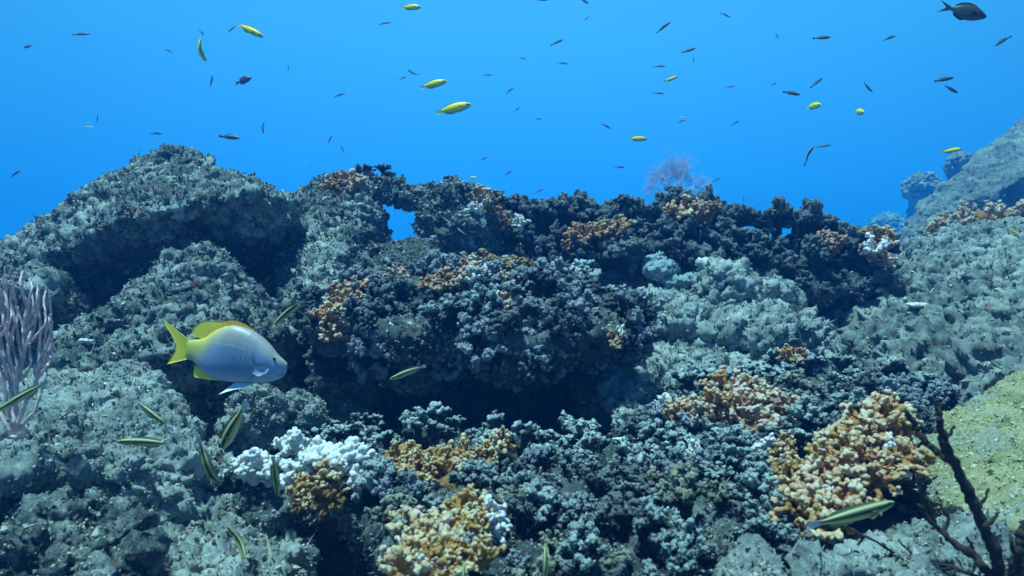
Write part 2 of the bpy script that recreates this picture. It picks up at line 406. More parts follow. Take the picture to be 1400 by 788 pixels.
rock('boulder', 'broad pale silted boulder, its rounded top below and behind the yellow-tailed fish',
     [H((-90,530,1.62),(60,508,1.74),(185,505,1.76),(245,545,1.62),(272,600,1.46),(258,660,1.34),(215,700,1.28),(100,640,1.18),(-60,650,1.08),(-90,780,1.1),(230,820,1.4),(60,560,2.0),(200,580,2.0))],
     'pale', .0045, k=.75, turf=16000, tsize=.0032, tmat='turfp', cat='boulder', seed=14, spec=[(.04,.32,'crag'),(.022,.17,'ledge'),(.022,.10,'crag'),(.030,.20,'facet'),(.014,.05,'crag'),(.008,.022,'billow'),(.004,.009,'fbm')])
rock('boulder', 'rounded dark-sided boulder lowest in the corner beneath the broad pale silted boulder',
     [H((-70,720,.98),(50,690,1.05),(140,668,1.12),(188,690,1.12),(190,760,1.02),(150,830,.96),(0,860,.88),(-80,840,.9),(230,900,1.2),(60,740,1.4))],
     'rock', .0038, k=.7, turf=9000, tsize=.003, tmat='turfp', cat='boulder', seed=15)
rock('rock', 'low pale gravelly rock at the foot of the boulders, under the small striped fish',
     [H((190,740,1.3),(260,705,1.38),(330,712,1.42),(375,690,1.52),(420,715,1.5),(420,745,1.3),(420,800,1.15),(330,830,1.02),(200,830,1.05),(300,900,1.3),(150,800,1.15)),
      H((345,690,1.66),(370,668,1.70),(410,685,1.62),(400,725,1.52),(350,730,1.52),(370,780,1.7)),
      H((255,640,1.62),(300,600,1.75),(350,640,1.65),(340,700,1.5),(270,720,1.45),(300,760,1.6))],
     'pale', .0042, k=.7, turf=12000, tsize=.0032, tmat='turfp', seed=16)
rock('stone', 'smooth egg-shaped pale stone between the grey fish and the white coral',
     [ball(P(350,577,1.72), (.058,.07,.078), 3)], 'pale', .004, k=.5, turf=4500, tsize=.0026, tmat='turfp', cat='stone', seed=17)
rock('stone', 'small greenish pale stone beside the egg-shaped stone, half under dead coral',
     [ball(P(408,572,1.82), (.055,.06,.05), 3)], 'pale', .004, k=.5, turf=2500, tsize=.0026, tmat='turfp', cat='stone', seed=18)
rock('boulder', 'upright rock pillar with an orange coral near its top, at the foot of the arch',
     [H((395,275,3.2),(432,250,3.2),(470,238,3.15),(508,240,3.1),(522,285,3.1),(527,330,3.1),(505,370,2.75),(440,400,2.5),(395,420,2.5),(380,330,2.9),(430,300,3.6),(520,340,3.5),(400,440,3.0))],
     'rock', .008, turf=12000, tsize=.005, cat='boulder', seed=19, smooth_it=2, spec=BLOCK)
rock('boulder', 'sloping mound of rough grey-green rubble between the pillar and the coral ledge',
     [H((390,420,2.55),(440,380,2.75),(520,332,3.0),(580,318,3.1),(690,345,3.1),(720,400,2.7),(620,430,2.3),(450,440,2.3),(500,520,2.8),(700,480,2.9),(380,500,2.7))],
     'base', .0065, turf=22000, tsize=.0055, cat='mound', seed=20, spec=[(.03,.2,'fbm'),(.03,.08,'cell'),(.022,.04,'cell'),(.012,.02,'billow'),(.004,.009,'fbm')])
rock('boulder', 'domed pale boulder beyond the orange corals with two rough humps on its crest',
     [H((838,420,2.75),(880,400,2.85),(985,382,2.95),(1050,390,2.95),(1110,425,2.85),(1140,470,2.7),(1120,510,2.4),(1000,520,2.2),(900,560,2.0),(840,590,1.95),(820,500,2.3),(900,600,2.4),(1100,600,2.6),(1000,470,3.4)),
      ball(P(992,400,2.75), (.11,.1,.085)), ball(P(1052,408,2.85), (.10,.1,.075)), ball(P(930,440,2.5), (.09,.1,.06)), ball(P(1040,455,2.45), (.2,.16,.07))],
     'pale', .006, k=.95, turf=26000, tsize=.004, tmat='turfp', cat='boulder', seed=21, smooth_it=4)
rock('boulder', 'large pale rubble slope running up beside the coral thicket, buff coral shelf on its crest',
     [H((1150,430,3.6),(1175,390,3.9),(1222,338,4.3),(1290,312,4.4),(1400,300,4.2),(1650,270,4.0),(1700,480,1.7),(1400,505,1.8),(1335,535,1.95),(1230,515,2.3),(1130,500,2.7),(1110,450,3.1),(1200,700,2.6),(1500,800,2.2),(1500,420,5.0),(1250,420,4.9))],
     'far', .0065, k=1.2, turf=30000, tsize=.007, tmat='turfp', cat='slope', seed=22, smooth_it=5,
     spec=[(.06,.42,'fbm'),(.026,.20,'ledge'),(.055,.17,'crag'),(.022,.24,'facet'),(.028,.065,'crag'),(.010,.026,'crag'),(.005,.012,'fbm')])
rock('cliff', 'distant hazy rock slope with a dark underside climbing out of the picture against blue water',
     [H((1222,328,8.70),(1258,283,8.98),(1297,243,9.26),(1345,208,9.55),(1395,170,9.83),(1600,60,10.67),(1600,220,7.86),(1400,243,7.86),(1300,288,8.00),(1232,335,8.28),(1245,350,8.85),(1400,335,8.42),(1600,330,8.42),(1500,400,11.23),(1240,420,10.53))],
     'distant', .017, k=1.6, turf=16000, tsize=.009, tmat='turfp', cat='slope', seed=23, smooth_it=1, spec=[(.04,.5,'fbm'),(.03,.22,'ledge'),(.0,.2,'fbm'),(.04,.16,'fbm'),(.02,.06,'crag'),(.008,.03,'crag')])
rock('boulder', 'round far boulder, a plain blue-grey silhouette beside the distant slope',
     [ball(P(1263,258,37.40), (0.879,0.976,0.780)), ball(P(1275,300,37.71), (1.073,1.300,1.625))], 'distant', .03, k=4, cat='boulder', seed=24)
rock('boulder', 'faint low boulder farthest off, where the slope meets the coral ridge',
     [ball(P(1212,310,42.26), (0.976,0.976,0.716)), ball(P(1222,335,42.26), (1.625,1.300,1.462))], 'distant', .035, k=4, cat='boulder', seed=25)
rock('boulder', 'small faint knob of far rock just above the distant slope edge',
     [ball(P(1312,226,43.89), (0.716,0.976,0.716)), ball(P(1325,262,44.22), (1.300,1.300,1.950))], 'distant', .035, k=4, cat='boulder', seed=26)
rock('boulder', 'yellow-green algae covered rock behind the dark branching gorgonian',
     [H((1258,600,1.55),(1300,570,1.65),(1345,540,1.75),(1405,505,1.8),(1560,485,1.7),(1600,720,1.05),(1420,735,1.02),(1300,690,1.18),(1265,640,1.35),(1600,900,1.1),(1300,780,1.5),(1400,620,2.0))],
     'moss', .0045, k=.8, turf=34000, tsize=.0026, tmat='turfm', cat='boulder', seed=27, smooth_it=6,
     spec=[(.022,.24,'fbm'),(.0,.15,'fbm'),(.018,.10,'fbm'),(.0,.1,'fbm'),(.014,.04,'fbm'),(.006,.02,'billow'),(.003,.009,'fbm')])
rock('rock', 'pale ledge of rock poking out at the foot of the big orange coral',
     [H((1000,770,1.02),(1030,745,1.06),(1070,790,.98),(1040,830,.95),(990,830,.98),(1030,820,1.15))], 'pale', .0036, k=.5, turf=1500, tsize=.0025, tmat='turfp', seed=28)

rock('rock', 'blue-grey silted rock under the roots of the dark gorgonian in the bottom corner',
     [H((1105,790,.98),(1165,765,1.08),(1250,720,1.15),(1330,720,1.12),(1420,745,1.02),(1600,760,1.0),(1600,900,.88),(1110,880,.92),(1300,860,1.4),(1180,800,1.3))],
     'pale', .0042, k=.75, turf=12000, tsize=.003, tmat='turfp', seed=29)

# ------------------------------------------------------------------ coral branches: unit height about 1, grown along +Z
def branch_mesh(seed, spread=0.55, stems=4, knob=.13, bead=.055, beads=260, voxel=.024, rough=0.0, thick=.15, reach=1.0, fuzz=0):
    rs = np.random.RandomState(seed); S = []; tips = []; pts = []
    def chain(p, d, L, r0, r1, n):
        for i in range(n+1):
            t = i/n; q = p+d*L*t; q = q+rs.normal(size=3)*.012
            S.append((q, r0+(r1-r0)*t)); pts.append((q, r0+(r1-r0)*t))
        return q
    base = chain(np.zeros(3), np.array((0, 0, 1.)), .30, thick*1.45, thick*1.25, 3)
    for k in range(stems):
        a = 2*math.pi*(k+rs.uniform(-.3, .3))/stems; tilt = spread*rs.uniform(.35, 1.2)
        d = np.array((math.cos(a)*math.sin(tilt), math.sin(a)*math.sin(tilt), math.cos(tilt)))
        e = chain(base, d, rs.uniform(.22, .45)*reach, thick*1.1, thick*.95, 6)
        for j in range(rs.randint(2, 4)):
            d2 = d+rs.normal(size=3)*.55; d2[2] += .25; d2 /= np.linalg.norm(d2)
            e2 = chain(e, d2, rs.uniform(.12, .26)*reach, thick*.9, thick*.75, 4)
            for q in range(rs.randint(3, 6)):
                d3 = d2+rs.normal(size=3)*.75; d3 /= np.linalg.norm(d3)
                c = e2+d3*thick*rs.uniform(.8, 1.5); S.append((c, knob*rs.uniform(.55, 1.0))); S.append(((c+e2)/2, knob*.6)); tips.append(c); pts.append((c, knob*.8))
    parts = [ball(c, r, 2) for c, r in S]
    for q in range(beads):
        c, r = pts[rs.randint(len(pts))]; d = rs.normal(size=3); d[2] += .2; d /= np.linalg.norm(d)
        parts.append(ball(c+d*r*1.0, bead*rs.uniform(.6, 1.25), 1))
    me = remesh(*join(parts), voxel, 1)
    v = get_v(me)
    if rough:
        n = get_n(me)
        v = v+n*(rough*(noise(v, 'fbm', .12, seed)+.6*noise(v, 'cell', .10, seed+2)+.5*noise(v, 'billow', .045, seed+1)))[:, None]
        set_v(me, v)
    T = np.array(tips); md = np.full(len(v), 9.0)
    for t in T: np.minimum(md, np.linalg.norm(v-t, axis=1), out=md)
    up = get_n(me)[:, 2]
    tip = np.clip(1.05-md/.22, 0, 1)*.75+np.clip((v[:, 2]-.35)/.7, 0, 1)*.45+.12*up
    if fuzz:
        n = get_n(me); rs2 = np.random.RandomState(seed+3); i = rs2.randint(0, len(v), fuzz); i = i[(n[i, 2] > -.5)]
        k = len(i); d = n[i]+rs2.normal(size=(k, 3))*.5; d[:, 2] += .25; d /= np.linalg.norm(d, axis=1)[:, None]; t, b = frame_from(d, rs2)
        sz = .015*np.exp(rs2.normal(size=k)*.45); h = sz*(.7+1.4*rs2.rand(k)**2); ov = OCT_V[None]*(1+rs2.uniform(-.35, .35, (k, 6, 1)))
        q = v[i][:, None]+(t[:, None]*ov[:, :, :1]+b[:, None]*ov[:, :, 1:2])*sz[:, None, None]+d[:, None]*(ov[:, :, 2:]*h[:, None, None])
        f0 = np.empty(len(me.loops), np.int32); me.loops.foreach_get('vertex_index', f0)
        f0 = f0.reshape(-1, 4) if len(f0) == 4*len(me.polygons) else None
        fz = (OCT_F[None]+(np.arange(k)*6)[:, None, None]).reshape(-1, 3)+len(v)
        tip = np.concatenate([tip, np.repeat(np.clip(tip[i]+rs2.uniform(-.25, .35, k), 0, 1.2), 6)])
        me = mesh_arrays('branch', np.concatenate([v, q.reshape(-1, 3)]), [f0, fz])
    attr_f(me, 'tip', tip)
    me.name = 'branch'
    return me

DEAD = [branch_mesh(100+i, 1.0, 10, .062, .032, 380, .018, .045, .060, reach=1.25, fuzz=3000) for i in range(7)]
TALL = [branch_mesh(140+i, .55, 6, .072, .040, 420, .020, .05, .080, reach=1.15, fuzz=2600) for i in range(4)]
LIVE = [branch_mesh(200+i, .80, 6, .085, .034, 420, .019, .006, .078, reach=1.2) for i in range(6)]
BUMP = [branch_mesh(240+i, .75, 5, .13, .045, 120, .022, .012, .12, reach=1.0) for i in range(3)]

def coarse(seed):
    me = branch_mesh(seed, .95, 8, .075, .038, 160, .034, .05, .078, reach=1.15)
    f = np.empty(len(me.loops), np.int32); me.loops.foreach_get('vertex_index', f); t = np.empty(len(me.vertices), np.float32); me.attributes['tip'].data.foreach_get('value', t)
    return get_v(me), f.reshape(-1, 4), t
COARSE = [coarse(170+i) for i in range(4)]

def place_branch(me, mat, parent, origin, p, n, h, rs, wide=1.0, name='branch'):
    z = Vector(n).normalized(); q = z.to_track_quat('Z', 'Y')
    o = bpy.data.objects.new(name, me); COL.objects.link(o)
    if not me.materials: me.materials.append(M['dead'])
    o.material_slots[0].link = 'OBJECT'; o.material_slots[0].material = mat
    o.parent = parent
    o.matrix_local = Matrix.Translation(Vector(tuple(np.asarray(p)-origin))) @ q.to_matrix().to_4x4() @ Matrix.Rotation(rs.uniform(0, 6.28), 4, 'Z') @ Matrix.Diagonal((h*wide, h*wide, h, 1))
    return o

def inpoly(px, py, poly):
    c = np.zeros(len(px), bool); j = len(poly)-1
    for i in range(len(poly)):
        (x1, y1), (x2, y2) = poly[i], poly[j]
        c ^= ((y1 > py) != (y2 > py)) & (px < (x2-x1)*(py-y1)/(y2-y1+1e-9)+x1)
        j = i
    return c

def thicket(name, label, cat, hulls, voxel, seed, count, size, spec=None, turf=0, tsize=.004, up=.35, nmin=-.1, meshes=None, mats=('dead',), k=1.0, polys=None, up_add=.7, skip=None, smooth_it=4, basemat='base', extra=(), dz=0.0, more=0):
    """a reef framework grown together: base with dead branches standing all over it"""
    spec = spec or [(.035, .22, 'crag'), (.024, .10, 'crag'), (.024, .07, 'cell'), (.016, .032, 'cell'), (.009, .018, 'billow'), (.004, .009, 'fbm')]
    hulls = [(h[0]+np.array((0, 0, dz)), h[1]) if isinstance(h, tuple) else [q+np.array((0, 0, dz)) for q in h] for h in hulls]
    me = rock_surface(hulls, voxel, spec, k, smooth_it, seed); me.name = 'reef_base'
    v, n = get_v(me), get_n(me)
    o = np.array((v[:, 0].mean(), v[:, 1].mean(), v[:, 2].min()))
    root = empty(name, o); tag(root, label, cat)
    set_v(me, v-o); link('reef_base', me, M[basemat], root)
    if turf:
        tv, tf = turf_mesh(v, n, turf, tsize, seed+50)
        tag(link('algae_turf', mesh_arrays('algae_turf', tv-o, tf, False), M['turfd'], root), kind='stuff')
    rs = np.random.RandomState(seed+9)
    px = 700+v[:, 0]/v[:, 1]*FPX; py = 394-v[:, 2]/v[:, 1]*FPX
    view = -v/np.linalg.norm(v, axis=1)[:, None]
    ok = (n[:, 2] > nmin) & (np.sum(view*n, 1) > -.45) & (px > -30) & (px < 1430) & (py < 830)
    if polys is not None:
        ok &= np.any([inpoly(px, py, p) for p in polys], axis=0)
    if skip is not None:
        ok &= ~np.any([inpoly(px, py, p) for p in skip], axis=0)
    for a, kw in COLS:                                       # leave room for the live colonies
        for x, y, d, r, nb in a[1]:
            c = P(x, y, d); ok &= ~((np.hypot(px-x, py-y) < r*.95) & (np.abs(v[:, 1]-d) < .28))
            ok &= ~((np.hypot(px-x, py-(y+r*.8)) < r*.9) & (v[:, 1] < d) & (v[:, 1] > d-.28))
    idx = np.where(ok)[0]; chosen = []
    if len(idx):
        # farthest-point style picking keeps the branches evenly crowded
        cand = idx[rs.randint(0, len(idx), min(6000, len(idx)*2))]; cv = v[cand]
        dist = np.full(len(cand), 9.0); cur = rs.randint(len(cand))
        for _ in range(min(count+more, len(cand))):
            chosen.append(cand[cur]); dist = np.minimum(dist, np.linalg.norm(cv-cv[cur], axis=1)); cur = int(np.argmax(dist*(0.75+.5*rs.rand(len(cand)))))
    meshes = meshes or DEAD; mass_v, mass_f, mass_t, nv = [], [], [], 0
    chosen = sorted(chosen, key=lambda i: v[i, 1]) if more else chosen
    for q_, i in enumerate(chosen):
        d = n[i]*(1-up)+np.array((0, 0, up_add))+rs.normal(size=3)*.22
        h = size*rs.choice((.55, .75, .95, 1.1, 1.45))*rs.uniform(.85, 1.15)
        if q_ < count:
            place_branch(meshes[rs.randint(len(meshes))], M[mats[rs.randint(len(mats))]], root, o, v[i]-n[i]*h*.12, d, h, rs, rs.uniform(.85, 1.3))
        else:                                              # past a hundred: the farther ones as one mass
            bv, bf_, bt = COARSE[rs.randint(len(COARSE))]; dd = Vector(d).normalized().to_track_quat('Z', 'Y').to_matrix() @ Matrix.Rotation(rs.uniform(0, 6.28), 3, 'Z')
            mass_v.append(bv@np.array(dd).T*h+v[i]-n[i]*h*.12-o); mass_f.append(bf_+nv); mass_t.append(bt); nv += len(bv)
    if mass_v:
        mm = mesh_arrays('branches', np.concatenate(mass_v), np.concatenate(mass_f)); attr_f(mm, 'tip', np.concatenate(mass_t))
        tag(link('branches', mm, M[mats[0]], root), kind='stuff')
    for (x, y, d, h, dx, dzz) in extra:                       # single stems whose outline shows against the water
        p = P(x, y, d)
        place_branch(TALL[rs.randint(len(TALL))], M[mats[0]], root, o, p+np.array((0, 0, .01)), (dx, rs.uniform(-.2, .1), dzz), h*1.1, rs, .8)
    return root, o

# ------------------------------------------------------------------ live and bleached coral colonies
def colony(label, lobes, mat, seed, size, group=None, white=0.0, alt=None, alt_frac=0.0, base='brown', meshes=None, up=.5, name='coral_colony', cat='coral'):
    """lobes: (px, py, metres, radius in px, how many branches)"""
    rs = np.random.RandomState(seed); meshes = meshes or LIVE
    cs = [P(x, y, d) for x, y, d, r, n in lobes]
    o = np.mean(cs, 0); o[2] = min(c[2] for c in cs)-.02
    root = empty(name, o); tag(root, label, cat, group)
    parts = []
    for c, (x, y, d, r, n) in zip(cs, lobes):
        rr = r*d/FPX
        parts.append(ball(c-np.array((0, -.25*rr, .35*rr)), (rr*.75, rr*.75, rr*.5), 3))
    me = remesh(*join(parts), max(.003, .0022*lobes[0][2]), 2); v, nn = get_v(me), get_n(me)
    v = v+nn*(.006*noise(v, 'cell', .02, seed)+.004*noise(v, 'fbm', .04, seed))[:, None]; set_v(me, v-o); attr_f(me, 'tip', np.zeros(len(v)))
    link('colony_base', me, M[base], root)
    for c, (x, y, d, r, n) in zip(cs, lobes):
        rr = r*d/FPX
        n = max(2, round(n*.68))
        for i in range(n):
            t = (i+.5)/n; z = 1-1.25*t; a = i*2.39996+rs.uniform(-.3, .3); s = math.sqrt(max(0, 1-z*z))
            dirn = np.array((math.cos(a)*s, math.sin(a)*s, z))
            if dirn[1] > .75: dirn[1] *= .4
            p = c+dirn*rr*np.array((.8, .8, .5))*rs.uniform(.75, 1.0)-np.array((0, 0, .25*rr))
            g = dirn+np.array((0, -.12, up))+rs.normal(size=3)*.18
            h = size*rs.uniform(.7, 1.45)
            m = M['white'] if rs.rand() < white else (M[alt] if alt and rs.rand() < alt_frac else M[mat])
            place_branch(meshes[rs.randint(len(meshes))], m, root, o, p-np.asarray(g)/np.linalg.norm(g)*h*.35, g, h, rs, rs.uniform(.85, 1.15))
    return root

COLS = []
def spec(*a, **k): COLS.append((a, k))
G_FRONT = 'orange corals in the foreground'
spec('biggest orange coral, a tall clump with white tips above the largest striped fish',
       [(1205,575,1.38,34,13),(1170,600,1.34,34,12),(1190,640,1.28,40,14),(1135,640,1.28,36,13),(1095,655,1.26,32,11),(1150,690,1.2,34,11),(1090,690,1.2,32,10),(1225,625,1.3,26,8),(1066,612,1.34,18,5),(1105,712,1.16,22,6)],
       'orange', 301, .047, G_FRONT, .02, 'tan', .3)
spec('spreading pale orange coral with pink-white tips lying on the low dark mound',
       [(1000,532,1.91,28,11),(965,562,1.84,26,10),(940,570,1.81,20,6),(1030,545,1.88,28,11),(1070,560,1.86,26,9),(1030,580,1.78,26,8),(1010,560,1.82,20,5)],
       'orange', 302, .050, G_FRONT, .08, 'pink', .5)
spec('tan beaded coral in a flat band behind the dark hollow, right of the white coral',
       [(555,628,1.5,22,9),(600,628,1.48,30,12),(645,628,1.48,26,10),(620,655,1.42,28,9),(680,612,1.52,16,6),(575,650,1.44,20,6),(530,650,1.45,16,5)],
       'tan', 303, .038, G_FRONT, .04, 'orange', .2)
spec('tan coral with creamy white knobs at the very bottom edge of the picture',
       [(640,700,1.12,20,8),(655,720,1.08,22,8),(620,735,1.05,24,8),(585,745,1.04,24,8),(600,770,.98,30,10),(650,760,.99,24,8),(555,775,.98,20,6),(560,725,1.1,16,5)],
       'tan', 304, .036, G_FRONT, .10, 'pink', .2)
spec('bleached snow-white coral shelf with brown living patches on its underside',
       [(342,644,1.42,15,6),(368,640,1.40,14,5),(393,612,1.45,9,3),(398,648,1.37,13,5),(428,634,1.36,15,6),(452,632,1.36,15,6),(474,636,1.35,12,5),(490,658,1.34,9,4)],
       'white', 305, .044, None, 0, base='brown', up=.5, meshes=BUMP)
spec('small brown coral clump hanging below the bleached white shelf',
       [(440,660,1.31,22,9),(425,682,1.29,20,7),(455,675,1.30,16,5)], 'tan', 306, .034, None, 0, 'brown', .5, up=.1)

G_LEDGE = 'small corals along the middle ledge'
spec('bright orange coral bush on the end of the middle ledge, nearest the grey fish', [(452,432,2.1,22,10),(470,408,2.2,20,9),(455,455,2.08,16,6),(485,398,2.25,12,4)], 'orange', 311, .052, G_LEDGE, .05, 'rust', .3)
spec('small orange sprig with white flecks beside the bright orange bush on the ledge', [(520,388,2.35,14,5),(540,385,2.35,12,4)], 'orange', 312, .048, G_LEDGE, .2, 'pink', .4)
spec('orange stumpy coral with pale tips in the middle of the ledge row', [(605,392,2.25,16,6),(628,388,2.25,14,5),(590,396,2.25,10,3)], 'rust', 313, .055, G_LEDGE, .1, 'pink', .4)
spec('cream and peach coral, the palest and longest of the ledge row', [(645,385,2.25,16,7),(668,380,2.28,18,7),(690,388,2.25,14,5)], 'pink', 314, .056, G_LEDGE, .25, 'orange', .25)
spec('tiny cream tufts standing just behind the peach coral of the ledge row', [(668,356,2.5,10,4),(645,360,2.5,8,3)], 'pink', 315, .045, G_LEDGE, .1, 'tan', .3)
spec('tiny yellowish coral tuft between dark knobs behind the ledge row', [(702,362,2.45,10,4),(724,366,2.45,7,2)], 'tan', 316, .045, G_LEDGE, .1, 'pink', .3)
spec('dull pinkish knob coral low on the front of the ledge', [(690,415,2.05,12,5),(712,425,2.03,10,3)], 'buff', 317, .045, G_LEDGE, .15, 'pink', .3)
spec('little orange sprig with two white ends above the dark hollow', [(838,470,2.05,9,4),(846,460,2.05,7,3)], 'tan', 318, .038, G_LEDGE, .4, 'orange', .3)

G_RIDGE = 'small corals on the dark back ridge'
spec('flat orange coral plate on the dark front of the ridge', [(800,322,3.0,14,5),(822,316,3.0,16,6),(845,314,3.0,12,4)], 'orange', 321, .07, G_RIDGE, 0, 'rust', .5)
spec('reddish orange coral below the tall dark stems at the ridge top', [(930,290,3.15,12,5),(950,294,3.1,14,6),(968,292,3.1,8,3)], 'rust', 322, .07, G_RIDGE, 0, 'orange', .4)
spec('rusty coral patch in the shade between the arch and the ridge', [(684,296,3.05,10,4),(686,310,3.0,9,3)], 'rust', 323, .06, G_RIDGE)
spec('pale peach crust coral on top of the arch boulder', [(668,278,3.0,12,5),(652,272,3.0,9,3)], 'pink', 324, .055, G_RIDGE, .1, 'orange', .3)
spec('dim red coral patch near the far end of the ridge', [(1122,332,3.1,12,4),(1140,338,3.1,8,3)], 'rust', 325, .06, G_RIDGE)
spec('cream coral hook at the end of the ridge beside the pale slope', [(1192,342,3.0,14,6),(1205,356,2.98,10,4),(1208,340,3.0,8,3)], 'pink', 326, .06, G_RIDGE, .2)
spec('olive yellow sprig at the outer tip of the ridge', [(1190,318,3.1,9,3),(1205,326,3.1,8,3)], 'tan', 327, .06, G_RIDGE)
spec('pinkish orange coral crust on the upper face of the rock pillar', [(468,250,3.05,16,7),(482,258,3.02,14,6),(460,262,3.0,10,3)], 'rust', 328, .06, G_RIDGE, 0, 'pink', .5)
spec('buff brown shelf of coral on the crest of the pale rubble slope', [(1310,302,4.2,28,9),(1345,292,4.25,30,9),(1385,292,4.2,28,9),(1420,298,4.15,28,8),(1295,315,4.15,18,5)], 'buff', 329, .085, None, 0, 'pink', .3)
spec('single dull orange coral knob on the dome of the pale boulder', [(1088,490,2.12,11,5)], 'rust', 330, .045, None, 0, 'orange', .4)
spec('small snow-white coral tip sticking up beside the pale orange coral', [(908,552,1.92,7,3)], 'white', 331, .030, 'small white coral fragments', base='white')
spec('small lilac-white coral stub lying in the foreground bed of dead coral', [(940,617,1.55,8,3),(955,622,1.53,5,2)], 'white', 332, .026, 'small white coral fragments', base='white')
spec('tiny white coral stub on the arch boulder', [(650,285,2.93,7,3)], 'white', 333, .045, 'small white coral fragments', base='white')
spec('tiny lone white coral stub at the foot of the ridge next to the arch', [(711,307,2.98,6,3)], 'white', 334, .045, 'small white coral fragments', base='white')

# foreground thicket
thicket('dead_coral_thicket', 'wide bed of knobbly grey dead coral filling the foreground', 'dead coral',
    [H((395,575,1.85),(560,570,1.8),(760,592,1.75),(900,612,1.65),(1060,600,1.55),(1150,640,1.35),(1060,770,1.02),(660,800,.93),(600,760,1.0),(640,740,1.02),(540,690,1.22),(470,640,1.42),(410,610,1.6),
       (450,700,1.7),(640,880,1.2),(1000,860,1.0),(700,900,.95),(1100,720,1.5),(800,700,1.8)),
     H((325,640,1.45),(420,612,1.5),(515,615,1.42),(498,652,1.33),(350,668,1.36),(430,800,1.85),(550,790,1.85),(500,700,1.6))],
    .0048, 31, 100, .056, more=110, turf=60000, tsize=.0028, dz=-0.058, up=.35, k=.75, nmin=.05, mats=('dead','deado','deadp','dead','deadd'),
    skip=[[(330,640),(500,600),(520,690),(560,800),(330,800)]])
# the overhanging middle ledge
thicket('dead_coral_ledge', 'overhanging shelf of crusted dead coral over a deep dark hollow', 'dead coral',
    [H((425,420,2.15),(540,445,2.0),(700,455,1.93),(800,448,1.98),(858,440,2.1),(450,455,2.17),(560,470,2.10),(700,484,2.04),(835,470,2.12),(470,395,2.5),(560,375,2.65),(690,372,2.7),(830,395,2.6),(870,420,2.5),(460,462,2.7),(680,478,2.7),(840,474,2.7)),
     ball(P(560,496,2.2), (.09,.09,.07)), ball(P(700,480,2.2), (.09,.09,.06)), ball(P(835,540,2.35), (.12,.12,.16)), ball(P(470,530,2.4), (.10,.1,.12)),
     H((370,545,2.95),(850,540,2.75),(370,640,2.9),(440,620,2.7),(850,620,2.7),(450,440,2.8),(850,440,2.8),(640,500,3.1),(640,640,3.1))],
    .006, 32, 100, .085, turf=42000, tsize=.0045, dz=-0.03, up=.15, up_add=.35, nmin=-.75, more=130, mats=('dead','deadd','deadd','deadp','deadd'), polys=[[(415,380),(560,355),(700,350),(880,390),(880,490),(760,505),(560,495),(430,475)]])
# back ridge
thicket('dead_coral_ridge', 'long dark ridge of dead branching coral standing against open blue water', 'dead coral',
    [H((690,300,3.2),(760,296,3.25),(860,304,3.3),(950,316,3.3),(1005,332,3.3),(1040,352,3.3),(1075,345,3.3),(1190,360,3.3),(700,345,3.05),(830,362,3.0),(960,365,3.0),(1120,385,3.0),(1180,380,3.1),(720,400,3.35),(900,410,3.45),(1100,420,3.4),(1190,400,3.4),(800,330,3.6),(1000,345,3.65),(1150,360,3.6)),
     H((700,410,3.35),(900,420,3.4),(1180,430,3.4),(700,500,3.3),(1180,520,3.3),(900,400,3.8),(1100,420,3.8))],
    .008, 33, 98, .115, more=60, turf=22000, tsize=.006, dz=-0.045, up=.5, nmin=-.5, mats=('deadd',), basemat='base', meshes=DEAD+TALL, polys=[[(680,280),(860,270),(960,275),(1080,315),(1210,340),(1215,420),(1120,430),(960,380),(840,380),(690,350)]],
    skip=[[(1008,290),(1078,290),(1078,352),(1008,352)],[(1092,300),(1122,300),(1122,345),(1092,345)]], extra=[(845,336,3.3,.15,-.1,1),(868,332,3.3,.15,.05,1),(930,331,3.25,.19,-.05,1),(948,331,3.25,.19,.12,1),(960,326,3.3,.15,.6,1),(905,326,3.3,.13,-.2,1),(985,341,3.25,.13,.1,1),(1008,332,3.25,.14,.1,1),
           (1012,310,3.25,.12,1,.12),(1040,300,3.25,.12,1,.05),(1010,330,3.25,.12,.1,1),(1060,340,3.25,.17,.05,1),(1078,340,3.25,.13,.5,1),(1088,355,3.2,.20,.22,1),(1112,345,3.25,.14,.1,1),(1098,328,3.25,.10,1,.1),(1130,350,3.25,.14,.4,1),
           (1165,375,3.2,.16,-.3,1),(1175,370,3.2,.16,.3,1),(1195,365,3.2,.13,.6,.8),(730,336,3.25,.11,-.1,1),(745,336,3.25,.13,0,1),(775,334,3.25,.13,.1,1),(800,334,3.25,.11,.1,1),(712,341,3.2,.12,-.1,1)])
# arch
thicket('coral_arch', 'dark crusted coral arch framing a small bright window of blue water', 'coral arch',
    [H((496,250,3.15),(512,246,3.15),(540,258,3.15),(585,272,3.15),(590,292,3.15),(560,284,3.1),(530,268,3.1),(505,264,3.1),(545,270,3.3),(500,256,3.3)),
     H((575,268,3.15),(600,256,3.15),(645,252,3.15),(680,275,3.15),(692,310,3.1),(690,345,3.05),(640,362,2.95),(585,352,3.0),(575,320,3.05),(630,300,2.9),(600,290,3.5),(680,320,3.5))],
    .0065, 34, 46, .038, turf=24000, tsize=.0055, dz=0.012, up=.4, nmin=-.05, mats=('deadd','dead'), polys=[[(490,225),(600,240),(700,270),(700,310),(560,275),(495,262)]])
# right-hand middle mound of dead coral
thicket('dead_coral_mound', 'low mound of fine dark dead coral around the pale orange coral with white tips', 'dead coral',
    [H((850,575,1.95),(930,500,2.12),(1100,478,2.2),(1210,498,2.15),(1335,528,2.0),(1330,560,1.8),(1250,600,1.6),(1060,612,1.55),(900,600,1.72),(900,680,2.0),(1250,680,1.8),(1100,650,2.3))],
    .0055, 35, 100, .056, more=70, turf=26000, tsize=.0038, dz=-0.065, up=.4, k=.7, nmin=.1, mats=('dead','deado','deadp','deadd'))


for a, kw in COLS: colony(*a, **kw)

